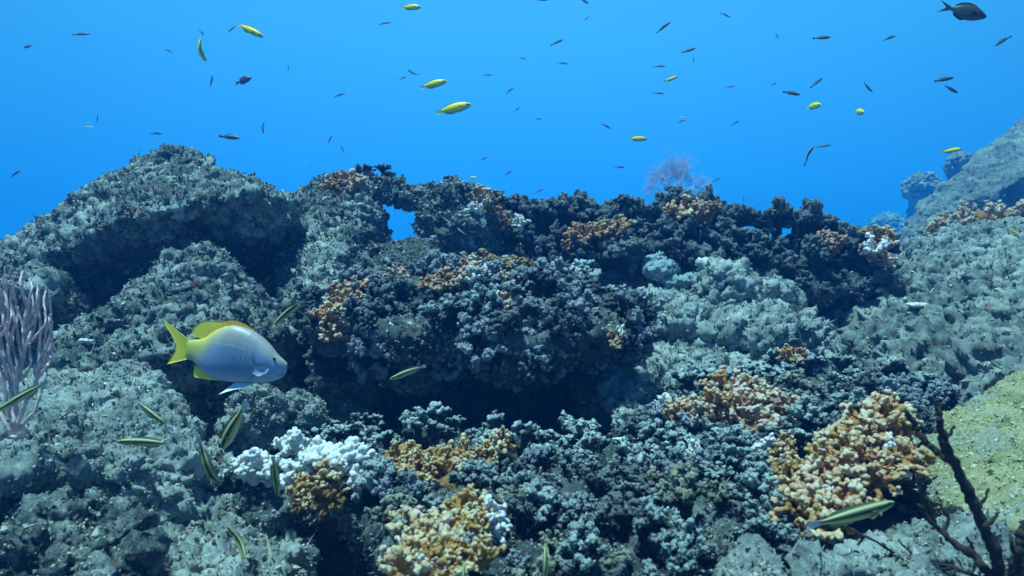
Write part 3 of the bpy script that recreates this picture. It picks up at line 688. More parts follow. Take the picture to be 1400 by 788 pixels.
def crust_plate():
    v, f = join([ball(P(905,370,2.92), (.07,.06,.035), 3), ball(P(925,385,2.9), (.06,.05,.022), 3), ball(P(900,355,2.98), (.03,.03,.03), 3), ball(P(890,362,2.95), (.03,.03,.03), 3), ball(P(945,382,2.9), (.035,.03,.02), 3)])
    me = remesh(v, f, .0045, 1); v, n = get_v(me), get_n(me)
    v = v+n*(.022*noise(v, 'cell', .045, 3)+.013*noise(v, 'crag', .03, 5)+.006*noise(v, 'billow', .012, 5))[:, None]
    o = v.mean(0); o[2] = v[:, 2].min(); set_v(me, v-o); attr_f(me, 'tip', np.zeros(len(v)))
    tag(link('plate_coral', me, M['bluepl'], None, o), 'pale ice-blue plate coral in the shade under the ridge', 'coral')
crust_plate()
def fragment(label, px, py, d, s, seed):
    v, f = ball((0, 0, 0), (s*1.6, s, s*.5), 3); v = v*(1+.55*perlin(v/s*1.3+seed)+.35*perlin(v/s*3.1+seed))[:, None]
    me = mesh_arrays('shell_fragment', v, f)
    tag(link('shell_fragment', me, M['shell'], None, P(px, py, d)), label, 'shell', 'pale shell bits on the rocks')
fragment('long white shell bit on the wedge-shaped boulder near the whip gorgonian', 117, 466, 1.935, .011, 1)
fragment('bright white shell bit highest on the pale rubble slope', 1200, 398, 3.14, .022, 2)
fragment('white shell bit lower on the pale rubble slope below the other', 1254, 417, 2.78, .022, 3)
fragment('small white shell bit on the floor at the mouth of the dark hollow', 848, 601, 1.65, .010, 4)

# ------------------------------------------------------------------ fish: local +X = head, +Z = back
def smooth_interp(x, xs, ys):
    xs, ys = np.asarray(xs, float), np.asarray(ys, float)
    m = np.gradient(ys, xs); i = np.clip(np.searchsorted(xs, x)-1, 0, len(xs)-2)
    h = xs[i+1]-xs[i]; t = np.clip((x-xs[i])/h, 0, 1)
    return (2*t**3-3*t**2+1)*ys[i]+(t**3-2*t**2+t)*h*m[i]+(-2*t**3+3*t**2)*ys[i+1]+(t**3-t**2)*h*m[i+1]
def bender(bend, wave=0.0):
    """sideways swimming curve of the whole fish (body and fins alike)"""
    def f(v):
        v = np.array(v, float); x = v[:, 0]
        if bend == 0 and wave == 0: return v
        n = 60; xs = np.linspace(-.35, 1.05, n); ds = xs[1]-xs[0]
        ang = bend*(xs-.55)+wave*np.sin((xs-.5)*5)
        cx = np.cumsum(np.cos(ang))*ds; cyv = np.cumsum(np.sin(ang))*ds
        k = np.argmin(abs(xs-.5)); cx = cx-cx[k]+.5; cyv = cyv-cyv[k]
        X = np.interp(x, xs, cx); Y = np.interp(x, xs, cyv); A = np.interp(x, xs, ang)
        return np.stack([X-np.sin(A)*v[:, 1], Y+np.cos(A)*v[:, 1], v[:, 2]], 1)
    return f
def loft(xs, top, bot, wid, nx=60, nr=28, power=2.0):
    x = np.linspace(xs[0], xs[-1], nx); x = xs[0]+(xs[-1]-xs[0])*(0.5-0.5*np.cos(np.linspace(0, math.pi, nx)))*.6+(x-xs[0])*.4
    T, B, W = smooth_interp(x, xs, top), smooth_interp(x, xs, bot), np.maximum(smooth_interp(x, xs, wid), .001)
    a = np.linspace(0, 2*math.pi, nr, endpoint=False)
    ca = np.sign(np.cos(a))*np.abs(np.cos(a))**(2/power); sa = np.sign(np.sin(a))*np.abs(np.sin(a))**(2/power)
    zc, hz = (T+B)/2, (T-B)/2
    v = np.stack([np.repeat(x, nr), (W[:, None]*ca).ravel(), (zc[:, None]+hz[:, None]*sa).ravel()], 1)
    rel = np.tile(sa, nx)                                  # -1 belly .. 1 back
    i = (np.arange(nx-1)[:, None]*nr+np.arange(nr)[None]).ravel(); j = (np.arange(nx-1)[:, None]*nr+(np.arange(nr)[None]+1) % nr).ravel()
    q = np.stack([i, j, j+nr, i+nr], 1)
    c0, c1 = len(v), len(v)+1
    v = np.concatenate([v, [[x[0], 0, zc[0]], [x[-1], 0, zc[-1]]]]); rel = np.append(rel, [0, 0])
    r = np.arange(nr); t0 = np.stack([np.full(nr, c0), (r+1) % nr, r], 1); b = (nx-1)*nr; t1 = np.stack([np.full(nr, c1), b+r, b+(r+1) % nr], 1)
    return v, [q, np.concatenate([t0, t1])], rel
def fin_sheet(root, edge, thick=.006, rows=6, y0=0.0, splay=0.0, ridges=0.25):
    """a fin between its root line and its outer edge, thin at the edge, ribbed by its rays"""
    n = 22
    def res(p):
        p = np.asarray(p, float); s = np.concatenate(([0], np.cumsum(np.linalg.norm(np.diff(p, axis=0), axis=1)))); t = np.linspace(0, s[-1], n)
        return np.stack([np.interp(t, s, p[:, 0]), np.interp(t, s, p[:, 1])], 1)
    a, b = res(root), res(edge); V = []
    for side in (1, -1):
        for r in range(rows):
            t = r/(rows-1); p = a*(1-t)+b*t
            th = thick*(1-.8*t)*(1+ridges*np.cos(np.arange(n)*math.pi))*.5
            V.append(np.stack([p[:, 0], y0+splay*t+side*th, p[:, 1]], 1))
    v = np.concatenate(V); F = []
    for s in range(2):
        o = s*rows*n; i = (np.arange(rows-1)[:, None]*n+np.arange(n-1)[None]).ravel()+o
        q = np.stack([i, i+1, i+1+n, i+n], 1); F.append(q if s else q[:, ::-1])
    o = rows*n; k = np.arange(n-1); top = (rows-1)*n
    F.append(np.stack([k+top, k+1+top, k+1+top+o, k+top+o], 1)); F.append(np.stack([k+1, k, k+o, k+1+o], 1))
    r = np.arange(rows-1)*n
    F.append(np.stack([r, r+n, r+n+o, r+o], 1)); F.append(np.stack([r+n+n-1, r+n-1, r+n-1+o, r+n+n-1+o], 1))
    return v, np.concatenate(F), np.tile(np.repeat(np.linspace(0, 1, rows), n), 2)

def pose(root, px, py, d, L, head, yaw=0, up=None, roll=0):
    """head = (dx, dy) direction of the head in the photo; yaw turns the head away from the camera (degrees)"""
    a = math.atan2(-head[1], head[0]); y = R(yaw)
    f = Vector((math.cos(a)*math.cos(y), math.sin(y), math.sin(a)*math.cos(y)))
    u = Vector(up if up else (0, 0, 1)); u = (u-f*u.dot(f)).normalized()
    side = u.cross(f)
    m = Matrix((f, side, u)).transposed().to_4x4() @ Matrix.Rotation(R(roll), 4, 'X')
    root.matrix_world = Matrix.Translation(Vector(tuple(P(px, py, d)))) @ m @ Matrix.Scale(L, 4) @ Matrix.Translation((-.45, 0, 0))

def lerp(a, b, t): return np.asarray(a)*(1-t)[:, None]+np.asarray(b)*t[:, None]
def sst(a, b, x):
    t = np.clip((x-a)/(b-a), 0, 1); return t*t*(3-2*t)

def striped_color(v, rel, xn):
    """olive back, black band, yellow band, white belly"""
    c = np.tile(np.array((.10, .13, .05)), (len(v), 1))
    c = lerp(c, (.40, .42, .22), sst(.62, .72, rel)*(1-sst(.85, .95, rel)))
    k = sst(-.12, -.02, rel)*(1-sst(.42, .52, rel)); c = lerp(c, (.012, .016, .02), k)
    k = 1-sst(-.16, -.06, rel); c = lerp(c, (.46, .42, .05), k)
    k = 1-sst(-.80, -.6, rel); c = lerp(c, (.45, .50, .52), k)
    return lerp(c, c*np.array((.8, 1, .8)), sst(.85, 1, xn))
def yellow_color(v, rel, xn):
    c = np.tile(np.array((.88, .72, .05)), (len(v), 1))
    c = lerp(c, (.55, .62, .42), (1-sst(-.5, .1, rel))*sst(.45, .8, xn))
    c = lerp(c, (.30, .42, .05), sst(.82, .98, rel))
    c = lerp(c, (.12, .2, .28), (1-sst(-.95, -.7, rel))*.8)
    k = sst(.80, .86, xn)*(1-sst(.93, .98, xn))*sst(-.25, 0, rel)*(1-sst(.35, .6, rel)); return lerp(c, (.02, .03, .06), k)
def dark_color(v, rel, xn):
    c = np.tile(np.array((.045, .05, .06)), (len(v), 1))
    c = lerp(c, (.20, .24, .24), (1-sst(-.8, -.3, rel))*.7); return lerp(c, (.10, .12, .09), sst(.5, .7, rel)*(1-sst(.8, .95, rel)))
def chromis_color(v, rel, xn):
    c = np.tile(np.array((.035, .045, .06)), (len(v), 1)); return lerp(c, (.07, .10, .13), 1-sst(-.7, 0, rel))
def pale_color(v, rel, xn):
    c = np.tile(np.array((.55, .55, .35)), (len(v), 1)); return lerp(c, (.75, .78, .75), 1-sst(-.4, .1, rel))

XS = [0, .08, .2, .4, .6, .78, .9, .97, 1.0]
KINDS = {
 'wrasse': dict(top=[.045,.05,.075,.105,.115,.10,.065,.03,.006], bot=[-.045,-.05,-.08,-.105,-.112,-.095,-.065,-.035,-.012], wid=[.012,.02,.04,.065,.075,.07,.05,.026,.006]),
 'slender': dict(top=[.03,.035,.055,.075,.08,.07,.05,.025,.006], bot=[-.03,-.035,-.055,-.075,-.08,-.07,-.05,-.028,-.01], wid=[.01,.018,.035,.05,.058,.055,.042,.024,.006]),
 'deep': dict(top=[.05,.06,.11,.15,.155,.13,.085,.04,.008], bot=[-.05,-.06,-.11,-.15,-.155,-.12,-.08,-.045,-.016], wid=[.012,.02,.045,.07,.08,.075,.055,.03,.006]),
 'chromis': dict(top=[.05,.07,.15,.22,.225,.17,.10,.05,.01], bot=[-.05,-.07,-.15,-.22,-.22,-.16,-.10,-.055,-.02], wid=[.014,.022,.05,.08,.09,.085,.06,.035,.006]),
}
def fish_parts(kind, bend=0, wave=0, forked=False, nx=60, nr=24):
    k = KINDS[kind]; bf = bender(bend, wave)
    v, f, rel = loft(XS, k['top'], k['bot'], k['wid'], nx, nr)
    xn = v[:, 0].copy(); body = (bf(v), f, rel, xn)
    h = k['top'][0]
    if forked: tail = fin_sheet([(.02, h*.9), (.02, -h*.9)], [(-.34, .19), (-.22, .09), (-.12, 0), (-.22, -.09), (-.34, -.19)], .012)
    else: tail = fin_sheet([(.02, h*.9), (.02, -h*.9)], [(-.14, h*1.7), (-.17, h*.9), (-.175, 0), (-.17, -h*.9), (-.14, -h*1.7)], .010)
    tp = lambda x: float(smooth_interp(np.array([x]), XS, k['top'])[0]); bt = lambda x: float(smooth_interp(np.array([x]), XS, k['bot'])[0])
    xd = np.linspace(.12, .74, 9); hh = .035 if kind != 'chromis' else .055
    dors = fin_sheet([(x, tp(x)-.01) for x in xd], [(x-.03, tp(x)+hh*(1.0 if i < 6 else .7) * (0.55 if i in (0, 8) else 1)) for i, x in enumerate(xd)], .010)
    xa = np.linspace(.12, .44, 7)
    anal = fin_sheet([(x, bt(x)+.01) for x in xa], [(x-.03, bt(x)-hh*(0.5 if i in (0, 6) else .9)) for i, x in enumerate(xa)], .010)
    w = float(smooth_interp(np.array([.70]), XS, k['wid'])[0])
    pects = [fin_sheet([(.71, .0), (.70, -.045)], [(.60, .02), (.56, -.03), (.60, -.07)], .008, y0=s*w*.95, splay=s*.05) for s in (1, -1)]
    eyes = []
    we = float(smooth_interp(np.array([.90]), XS, k['wid'])[0])
    for s in (1, -1):
        ev, ef = ball((.895, s*we*.86, tp(.9)*.38), (.020, .010, .020), 2); eyes.append((bf(ev), ef))
    fix = lambda t: (bf(t[0]), t[1], t[2])
    return body, fix(tail), fix(dors), fix(anal), [fix(p) for p in pects], eyes

def make_fish(kind, colf, fincol, tailcol, parts=True, bend=0, wave=0, forked=False, name='reef_fish'):
    body, tail, dors, anal, pects, eyes = fish_parts(kind, bend, wave, forked, 60 if parts else 28, 24 if parts else 14)
    bc = colf(body[0], body[2], body[3])
    if not parts:                                          # far fish of a few pixels: one mesh
        vs = [body[0], tail[0], dors[0]]; n0, n1 = len(body[0]), len(body[0])+len(tail[0])
        me = mesh_arrays(name, np.concatenate(vs), [body[1][0], np.concatenate([tail[1]+n0, dors[1]+n1]), body[1][1]])
        attr_c(me, np.concatenate([bc, np.tile(tailcol, (len(tail[0]), 1)), np.tile(fincol, (len(dors[0]), 1))]))
        return link(name, me, M['fish'])
    root = empty(name, (0, 0, 0))
    me = mesh_arrays('body', body[0], body[1]); attr_c(me, bc); link('body', me, M['fish'], root)
    def fin(nm, t, c0, c1):
        m = mesh_arrays(nm, t[0], t[1]); attr_c(m, lerp(c0, c1, t[2])); return link(nm, m, M['fin'], root)
    fin('tail_fin', tail, tailcol, np.asarray(tailcol)*1.1); fin('dorsal_fin', dors, fincol, np.asarray(fincol)*.8); fin('anal_fin', anal, fincol, np.asarray(fincol)*.8)
    for p in pects: fin('pectoral_fin', p, np.asarray(fincol), np.asarray(fincol)*.8)
    for e in eyes: link('eye', mesh_arrays('eye', *e), M['eye'], root)
    return root
def copy_tree(o):
    c = o.copy(); COL.objects.link(c)
    for ch in list(o.children):
        k = ch.copy(); COL.objects.link(k); k.parent = c
    return c

# --- the large grey fish with yellow tail, drawn from its side view (outline in local length units)
def big_fish():
    A = R(8.0); O = np.array((322., 380.)); S = 810.0
    def loc(pts):
        q = np.asarray(pts, float)-O; u = np.array((math.cos(A), math.sin(A))); w = np.array((math.sin(A), -math.cos(A)))
        return np.stack([q@u, q@w], 1)/S
    top = loc([(312,310),(372,306),(430,300),(490,285),(560,235),(640,200),(720,190),(790,205),(860,232),(940,285),(1000,345),(1045,405),(1080,440),(1110,462),(1133,488)])
    bot = loc([(318,452),(370,468),(420,515),(490,568),(560,602),(640,618),(720,626),(800,630),(870,632),(950,628),(1020,614),(1075,592),(1112,562),(1124,530),(1133,492)])
    xs = np.linspace(0.0, .998, 26)
    tt = np.interp(xs, top[:, 0], top[:, 1]); bb = np.interp(xs, bot[:, 0], bot[:, 1])
    wid = np.interp(xs, [0, .1, .3, .5, .7, .82, .92, 1], [.028, .04, .085, .115, .12, .105, .07, .015])
    v, f, rel = loft(list(xs), tt, bb, wid, 240, 120, 2.2)
    x, z = v[:, 0], v[:, 2]
    # mouth crease, gill cover edge, nape bump
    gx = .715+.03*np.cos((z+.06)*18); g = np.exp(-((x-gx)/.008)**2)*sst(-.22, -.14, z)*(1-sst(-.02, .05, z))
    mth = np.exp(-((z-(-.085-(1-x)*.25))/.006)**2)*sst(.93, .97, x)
    v[:, 1] *= 1-.10*g-.25*mth
    c = np.tile(np.array((.25, .36, .52)), (len(v), 1))
    c = lerp(c, (.42, .42, .42), sst(.15, .55, rel)); c = lerp(c, (.30, .34, .36), sst(.9, 1.0, rel)*.5)
    c = lerp(c, (.27, .39, .58), sst(.68, .82, x)*(1-sst(.2, .55, rel))); c = lerp(c, (.42, .47, .52), 1-sst(-.95, -.6, rel))
    yl = (1-sst(.02, .36, x-(rel*.12))); c = lerp(c, (.70, .57, .07), yl*.95)
    c = lerp(c, (.80, .62, .14), sst(.35, .9, rel)*(1-sst(.3, .62, x))*.5)
    c = lerp(c, (.50, .34, .16), sst(.80, 1, rel)*sst(.62, .78, x)*.6)
    # scales: overlapping diamonds, drawn stronger on the flank
    a, b = x*68, (z+.03*np.sin(x*3))*84
    latt = np.abs(np.sin((a+b)*math.pi/2)*np.sin((a-b)*math.pi/2))
    st = sst(.33, .48, x)*(1-sst(.70, .76, x))*sst(-.75, -.4, rel)*(1-sst(.75, .95, rel))+.25*sst(.1, .3, x)*(1-sst(.70, .76, x))
    c *= (1-.62*np.clip(st, 0, 1)*sst(.55, .95, 1-latt))[:, None]
    lat = np.exp(-((z-(.145-.55*(x-.45)**2-.02))/.006)**2)*sst(.12, .25, x)*(1-sst(.62, .7, x)); c = lerp(c, (.55, .55, .40), lat*.5)
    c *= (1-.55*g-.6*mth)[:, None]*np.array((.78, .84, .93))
    root = empty('wrasse_fish', (0, 0, 0))
    tag(root, 'large blue-grey fish with yellow tail and fins swimming in front of the wedge-shaped boulder', 'fish')
    bf = bender(.25)
    me = mesh_arrays('body', bf(v), f); attr_c(me, c); link('body', me, M['fish'], root)
    def fin(nm, rt, ed, c0, c1, y0=0., splay=0., th=.010, stripes=None, rows=10, raw=False):
        rt_, ed_ = (rt, ed) if raw else (loc(rt), loc(ed))
        t = fin_sheet(rt_, ed_, th, rows, y0, splay, .35)
        m = mesh_arrays(nm, bf(t[0]), t[1]); cc = lerp(c0, c1, t[2])
        if stripes is not None:
            k = .5+.5*np.sin(t[0][:, 0]*stripes-t[0][:, 2]*70); cc = lerp(cc, np.asarray(c0)*.45, k*.7)
        attr_c(m, cc); return link(nm, m, M['fin'], root)
    Y1, Y2 = (.72, .56, .05), (.82, .66, .06)
    fin('tail_fin', [(335,312),(330,345),(328,380),(328,415),(338,452)], [(84,148),(128,215),(185,290),(212,345),(200,400),(160,455),(134,498)], Y1, Y2)
    fin('dorsal_fin', [(446,300),(480,292),(520,268),(560,240),(600,220),(650,205)], [(436,296),(375,282),(352,245),(368,210),(420,172),(480,160),(560,164),(640,166)], Y1, Y2)
    fin('spiny_dorsal_fin', [(600,222),(650,204),(720,196),(790,212),(850,236),(880,252)], [(590,168),(640,157),(690,152),(745,160),(800,182),(845,212),(880,244)], (.90, .40, .04), (.95, .50, .06), stripes=150)
    fin('anal_fin', [(372,500),(410,515),(470,560),(540,596),(600,612)], [(380,510),(372,560),(380,592),(430,600),(490,610),(560,612),(605,616)], Y1, (.75, .68, .08))
    for s, dz in ((-1, 0), (1, .01)):
        t = loc([(880,622),(810,626),(735,622)]); e = loc([(868,628),(800,662),(740,672),(680,690),(622,710)])
        fin('pelvic_fin', t+np.array((0, dz)), e+np.array((.02 if s > 0 else 0, dz)), (.55, .62, .70), (.82, .86, .88), y0=s*.035, splay=s*.05, raw=True)
        t = loc([(905,490),(900,540)]); e = loc([(1000,462),(1060,450),(1125,480),(1080,520),(1010,548),(930,560)])
        wy = .098
        fin('pectoral_fin', [(.715, -.04), (.715, -.075), (.71, -.105)], [(.80, .015), (.86, .0), (.885, -.035), (.865, -.075), (.80, -.115)], (.27, .38, .56), (.34, .46, .62), y0=s*wy, splay=s*.055, stripes=10, raw=True)
        ev, ef = ball((.893, s*.070, .052), (.015, .012, .015), 3); link('eye', mesh_arrays('eye', bf(ev), ef), M['eye'], root)
    root.matrix_world = Matrix.Identity(4)
    pose(root, 316, 488, 1.52, .221, (math.cos(A), math.sin(A)), yaw=-6)
    # place so that the snout and tail root match: centre of the pose is x = .45
big_fish()

STR = dict(colf=striped_color, fincol=(.22, .25, .12), tailcol=(.34, .38, .42))
st_a = make_fish('slender', bend=0.25, name='striped_wrasse', **STR)
st_b = make_fish('slender', bend=1.6, name='striped_wrasse', **STR)
st_c = make_fish('slender', bend=-.3, wave=.5, name='striped_wrasse', **STR)
st_d = make_fish('wrasse', bend=-.35, name='striped_wrasse', **STR)
G_ST = 'small striped fish close to the reef'
def striped(src, first, label, px, py, d, Lpx, head, yaw=0, up=None, roll=0):
    o = src if first else copy_tree(src); tag(o, label, 'fish', G_ST); pose(o, px, py, d, Lpx*d/FPX/1.19, head, yaw, up, roll)
striped(st_a, 1, 'striped fish slanting down to the picture edge in front of the whip gorgonian', 30, 543, 1.05, 76, (-60, 38), -8)
striped(st_a, 0, 'small striped fish nosing down over the top of the broad pale boulder', 205, 564, 1.25, 58, (46, 30), -10)
striped(st_a, 0, 'level striped fish with a bold black band against the broad pale boulder', 196, 605, 1.2, 82, (-80, -1), 5)
striped(st_d, 1, 'striped fish with a white belly diving steeply, directly below the big grey fish', 318, 586, 1.15, 84, (-38, 64), 15, (-1, 0, .2))
striped(st_c, 1, 'curved striped fish hanging head down beside the white coral', 284, 640, 1.15, 86, (22, 74), 20, (1, 0, .2))
striped(st_a, 0, 'upright striped fish in front of the white coral shelf', 377, 652, 1.12, 72, (-2, 60), 25, (-1, -.4, .1))
striped(st_c, 0, 'striped fish pointing up and curving by the dark rocks at the bottom', 328, 742, 1.05, 66, (-34, -48), 15, (.6, 0, .8))
striped(st_b, 1, 'sharply bent striped fish turning above the big grey fish beside the orange coral bush', 398, 424, 1.6, 70, (-38, 28), 20, None, -28)
striped(st_a, 0, 'striped fish lit green-yellow in the dark hollow under the ledge', 556, 510, 1.7, 56, (-50, 20), 5)
striped(st_a, 0, 'largest striped fish, with a pale tail, under the biggest orange coral', 1170, 703, 1.0, 134, (116, -26), 8)
striped(st_c, 0, 'upright yellow-green striped fish at the bottom edge in front of the dead coral bed', 747, 770, .95, 60, (4, -60), 20, (-1, -.3, 0))
striped(st_c, 0, 'upright white and black striped fish cut off by the bottom edge under the tan coral', 636, 790, .92, 50, (-4, -50), 20, (-1, -.3, 0))

YEL = dict(colf=yellow_color, fincol=(.50, .62, .08), tailcol=(.60, .62, .12))
ye_a = make_fish('deep', bend=.15, name='yellow_wrasse', **YEL)
ye_b = make_fish('deep', bend=1.3, name='yellow_wrasse', **YEL)
ye_s = make_fish('wrasse', colf=yellow_color, fincol=(.50, .60, .10), tailcol=(.6, .6, .12), bend=.3, name='yellow_wrasse')
G_YE = 'yellow fish in the open water'
def yellow(src, first, label, px, py, d, Lpx, head, yaw=0, up=None, roll=0):
    o = src if first else copy_tree(src); tag(o, label, 'fish', G_YE); pose(o, px, py, d, Lpx*d/FPX/1.19, head, yaw, up, roll)
yellow(ye_a, 1, 'biggest yellow fish in the open water, level and lowest of the two in the middle', 622, 148, 2.6, 50, (45, -9), -5)
yellow(ye_a, 0, 'yellow fish just above and behind the biggest yellow one', 594, 115, 3.2, 38, (36, -7), -5)
yellow(ye_a, 0, 'pale yellow fish close under the top edge of the picture', 563, 10, 3.4, 30, (28, 3), -15)
yellow(ye_s, 1, 'yellow fish with a dark lower side slanting down above the tall boulder', 343, 42, 2.8, 46, (40, 22), -10)
yellow(ye_b, 1, 'bent yellow fish with head down above the tall boulder', 273, 66, 2.9, 42, (6, 32), 10, (1, 0, .2), 65)
yellow(ye_a, 0, 'yellow fish low over the dark ridge, left of the pink fan', 873, 190, 3.8, 26, (25, 1), 0)
yellow(ye_s, 0, 'small yellow-white fish tilted up, highest of those over the ridge', 918, 108, 4.0, 22, (20, -8), 10)
yellow(ye_s, 0, 'slim yellow fish beside the distant slope', 1302, 206, 3.4, 32, (30, -5), 5)
yellow(ye_s, 0, 'thin yellow fish resting over the buff coral shelf on the slope', 1388, 319, 3.0, 24, (18, 15), 10)
yellow(ye_a, 0, 'yellowish fish seen head-on, tail hidden, nearer the pink fan of two facing the camera', 1113, 145, 3.6, 34, (4, 3), -76)
yellow(ye_a, 0, 'whitish yellow fish seen head-on, the one nearer the distant slope', 1175, 153, 3.6, 34, (-2, 8), -72)
yellow(ye_s, 0, 'little pale yellow fish just above the arch boulder', 647, 243, 4.2, 16, (8, 2), -45)

# --- dark fish scattered through the open water
DK = dict(fincol=(.05, .06, .07), tailcol=(.07, .08, .09), parts=False)
SRC = {
 'a': make_fish('slender', colf=dark_color, bend=.1, name='small_fish', **DK), 'b': make_fish('slender', colf=dark_color, bend=1.1, name='small_fish', **DK),
 'c': make_fish('wrasse', colf=dark_color, bend=-.2, name='small_fish', **DK), 's': make_fish('slender', colf=dark_color, wave=.3, name='small_fish', **DK),
 'p': make_fish('slender', colf=pale_color, fincol=(.5, .5, .4), tailcol=(.5, .5, .4), parts=False, name='small_fish'),
 'g': make_fish('deep', colf=lambda v, r, x: chromis_color(v, r, x)*1.8, fincol=(.06, .08, .1), tailcol=(.06, .08, .1), parts=False, name='small_fish'),
}
used = set()
chromis = make_fish('chromis', chromis_color, (.03, .04, .055), (.03, .04, .055), forked=True, bend=.1, name='chromis_fish')
tag(chromis, 'largest dark fish in open water, deep-bodied with a forked tail, by the top corner', 'fish'); pose(chromis, 1322, 17, 1.9, 58*1.9/FPX/1.25, (50, 18), -12)
ch2 = copy_tree(chromis); tag(ch2, 'grey deep-bodied fork-tailed fish over the tall boulder, faded by the water', 'fish'); pose(ch2, 334, 110, 4.6, 25*4.6/FPX/1.25, (24, -8), -5)
SMALL = [  # kind, px, py, length px, head direction, label
 ('a',112,47,21,(20,-3),'small dark fish, nearly level, above the left flank of the tall boulder and highest there'),
 ('g',38,64,14,(-10,1),'stubby pale-tailed dark fish nearest the upper left corner'),
 ('c',276,45,9,(5,4),'tiny dark speck of a fish just above the bent yellow fish'),
 ('a',317,40,13,(-10,8),'dark fish touching the tail of the slanting yellow fish'),
 ('a',231,70,13,(10,4),'tiny dark fish to the left of the bent yellow fish'),
 ('s',394,92,10,(0,8),'hair-thin upright fish alone right of the grey fork-tailed fish'),
 ('a',289,111,16,(4,-13),'upright dark fish beside the grey fork-tailed fish'),
 ('a',133,163,11,(2,-9),'faint upright fish just over the white sliver-like fish'),
 ('p',121,174,15,(14,1),'white sliver-like fish high above the left boulder slope'),
 ('a',465,130,15,(13,-5),'dark fish midway between the grey fork-tailed fish and the yellow pair'),
 ('a',215,183,18,(17,1),'thin dark fish, level, just above the peak of the tall boulder'),
 ('c',315,188,29,(26,3),'longest dark fish over the tall boulder, level beside its peak'),
 ('s',359,174,20,(1,18),'upright thin dark fish right of the longest dark fish'),
 ('a',451,191,16,(5,-13),'upright dark fish, higher of the two above the rock pillar'),
 ('c',468,204,10,(3,6),'stubby dark fish, lower of the two above the rock pillar'),
 ('a',21,238,18,(15,-9),'dark fish tilted up at the far left over the boulder slope'),
 ('p',418,222,7,(5,2),'tiny pale fish in the gap above the boulder and the pillar'),
 ('a',527,32,16,(14,-3),'dark fish just below the pale yellow fish at the top edge'),
 ('c',743,0,15,(13,-1),'dark fish cut by the top edge, left one of two'),
 ('c',799,2,14,(12,5),'dark fish cut by the top edge, right one of two'),
 ('c',802,25,11,(6,-8),'tiny tilted fish right below the fish cut by the top edge'),
 ('a',762,58,20,(17,-10),'dark fish tilted up at top centre, upper of a loose pair'),
 ('a',770,87,14,(12,1),'level dark fish at top centre, lower of a loose pair'),
 ('c',715,80,9,(7,1),'stubby dark fish left of the loose pair at top centre'),
 ('a',667,103,12,(10,0),'tiny level fish right of the yellow pair'),
 ('b',567,101,23,(-16,-6),'upward-bowed dark fish with a pale back beside the yellow pair'),
 ('a',551,107,11,(9,-3),'tiny dark fish under the bowed one, left of the yellow pair'),
 ('a',697,124,13,(10,-8),'dark fish tilted up, first of three stepping down from the yellow pair'),
 ('a',708,149,10,(8,-6),'tiny tilted fish, second of three stepping down from the yellow pair'),
 ('b',736,163,11,(8,0),'tiny bowed fish, third of three stepping down from the yellow pair'),
 ('a',829,173,15,(12,5),'dark fish nose down, just ahead of the yellow fish over the ridge'),
 ('c',662,217,10,(7,-4),'tiny dark fish over the small pale yellow one near the arch boulder'),
 ('a',695,237,13,(10,-8),'tilted dark fish low over the notch between arch and ridge'),
 ('a',738,261,12,(10,-4),'dark fish lowest of all, almost touching the ridge top'),
 ('a',848,229,14,(12,0),'thin level fish left of the pink fan'),
 ('a',908,37,23,(18,-14),'long dark fish tilted up, highest above the pink fan'),
 ('a',902,91,16,(14,0),'level dark fish just above the small yellow-white fish'),
 ('a',901,128,15,(13,1),'level dark fish just below the small yellow-white fish'),
 ('p',933,161,14,(12,1),'pale fish over a dark one, above the pink fan'),
 ('a',932,166,12,(11,-4),'dark fish close under the pale one above the pink fan'),
 ('a',992,21,15,(11,7),'faint fish nose down near the top edge, right of the long tilted fish'),
 ('c',942,69,19,(16,-5),'striped dark fish above a tiny upright one'),
 ('s',948,81,11,(1,9),'tiny upright fish below the striped dark fish'),
 ('c',940,99,6,(3,-4),'dot-sized dark fish below the tiny upright one'),
 ('a',1062,49,11,(3,9),'small upright fish left of the level dark fish near the top'),
 ('c',1124,52,22,(20,0),'dark level fish near the top, right of the small upright one'),
 ('a',1217,52,20,(18,-8),'thin fish tilted up between the level fish and the fork-tailed dark one'),
 ('a',1370,57,27,(-23,13),'dark fish slanting below the large fork-tailed dark one'),
 ('a',999,119,12,(10,-1),'tiny level fish, first of a row of four leading to the slope'),
 ('c',1058,115,9,(7,-3),'dot-like fish between the tiny level fish and a pair of dark ones'),
 ('a',1117,113,23,(17,-14),'dark fish steeply tilted up, directly over the head-on yellowish fish'),
 ('c',1083,128,23,(21,5),'dark fish nose down, left of the head-on yellowish fish'),
 ('b',1187,121,18,(12,10),'bowed dark fish over the whitish head-on fish'),
 ('c',1291,109,25,(22,-4),'dark fish with a yellow line, upper of the pair nearest the distant slope'),
 ('c',1301,123,23,(20,7),'dark fish nose down, lower of the pair nearest the distant slope'),
 ('a',1006,168,13,(10,-7),'tiny tilted fish alone over the ridge, right of the pale fish'),
 ('a',1127,200,18,(16,-2),'dark level fish beside the bent thin one'),
 ('s',1104,212,32,(12,-22),'long thin curving dark fish rising over the ridge'),
 ('a',980,246,13,(11,-7),'tilted dark fish beside the pink fan'),
 ('a',1016,272,8,(1,-7),'faint upright fish right over the ridge, past the pink fan'),
]
rs_f = np.random.RandomState(5)
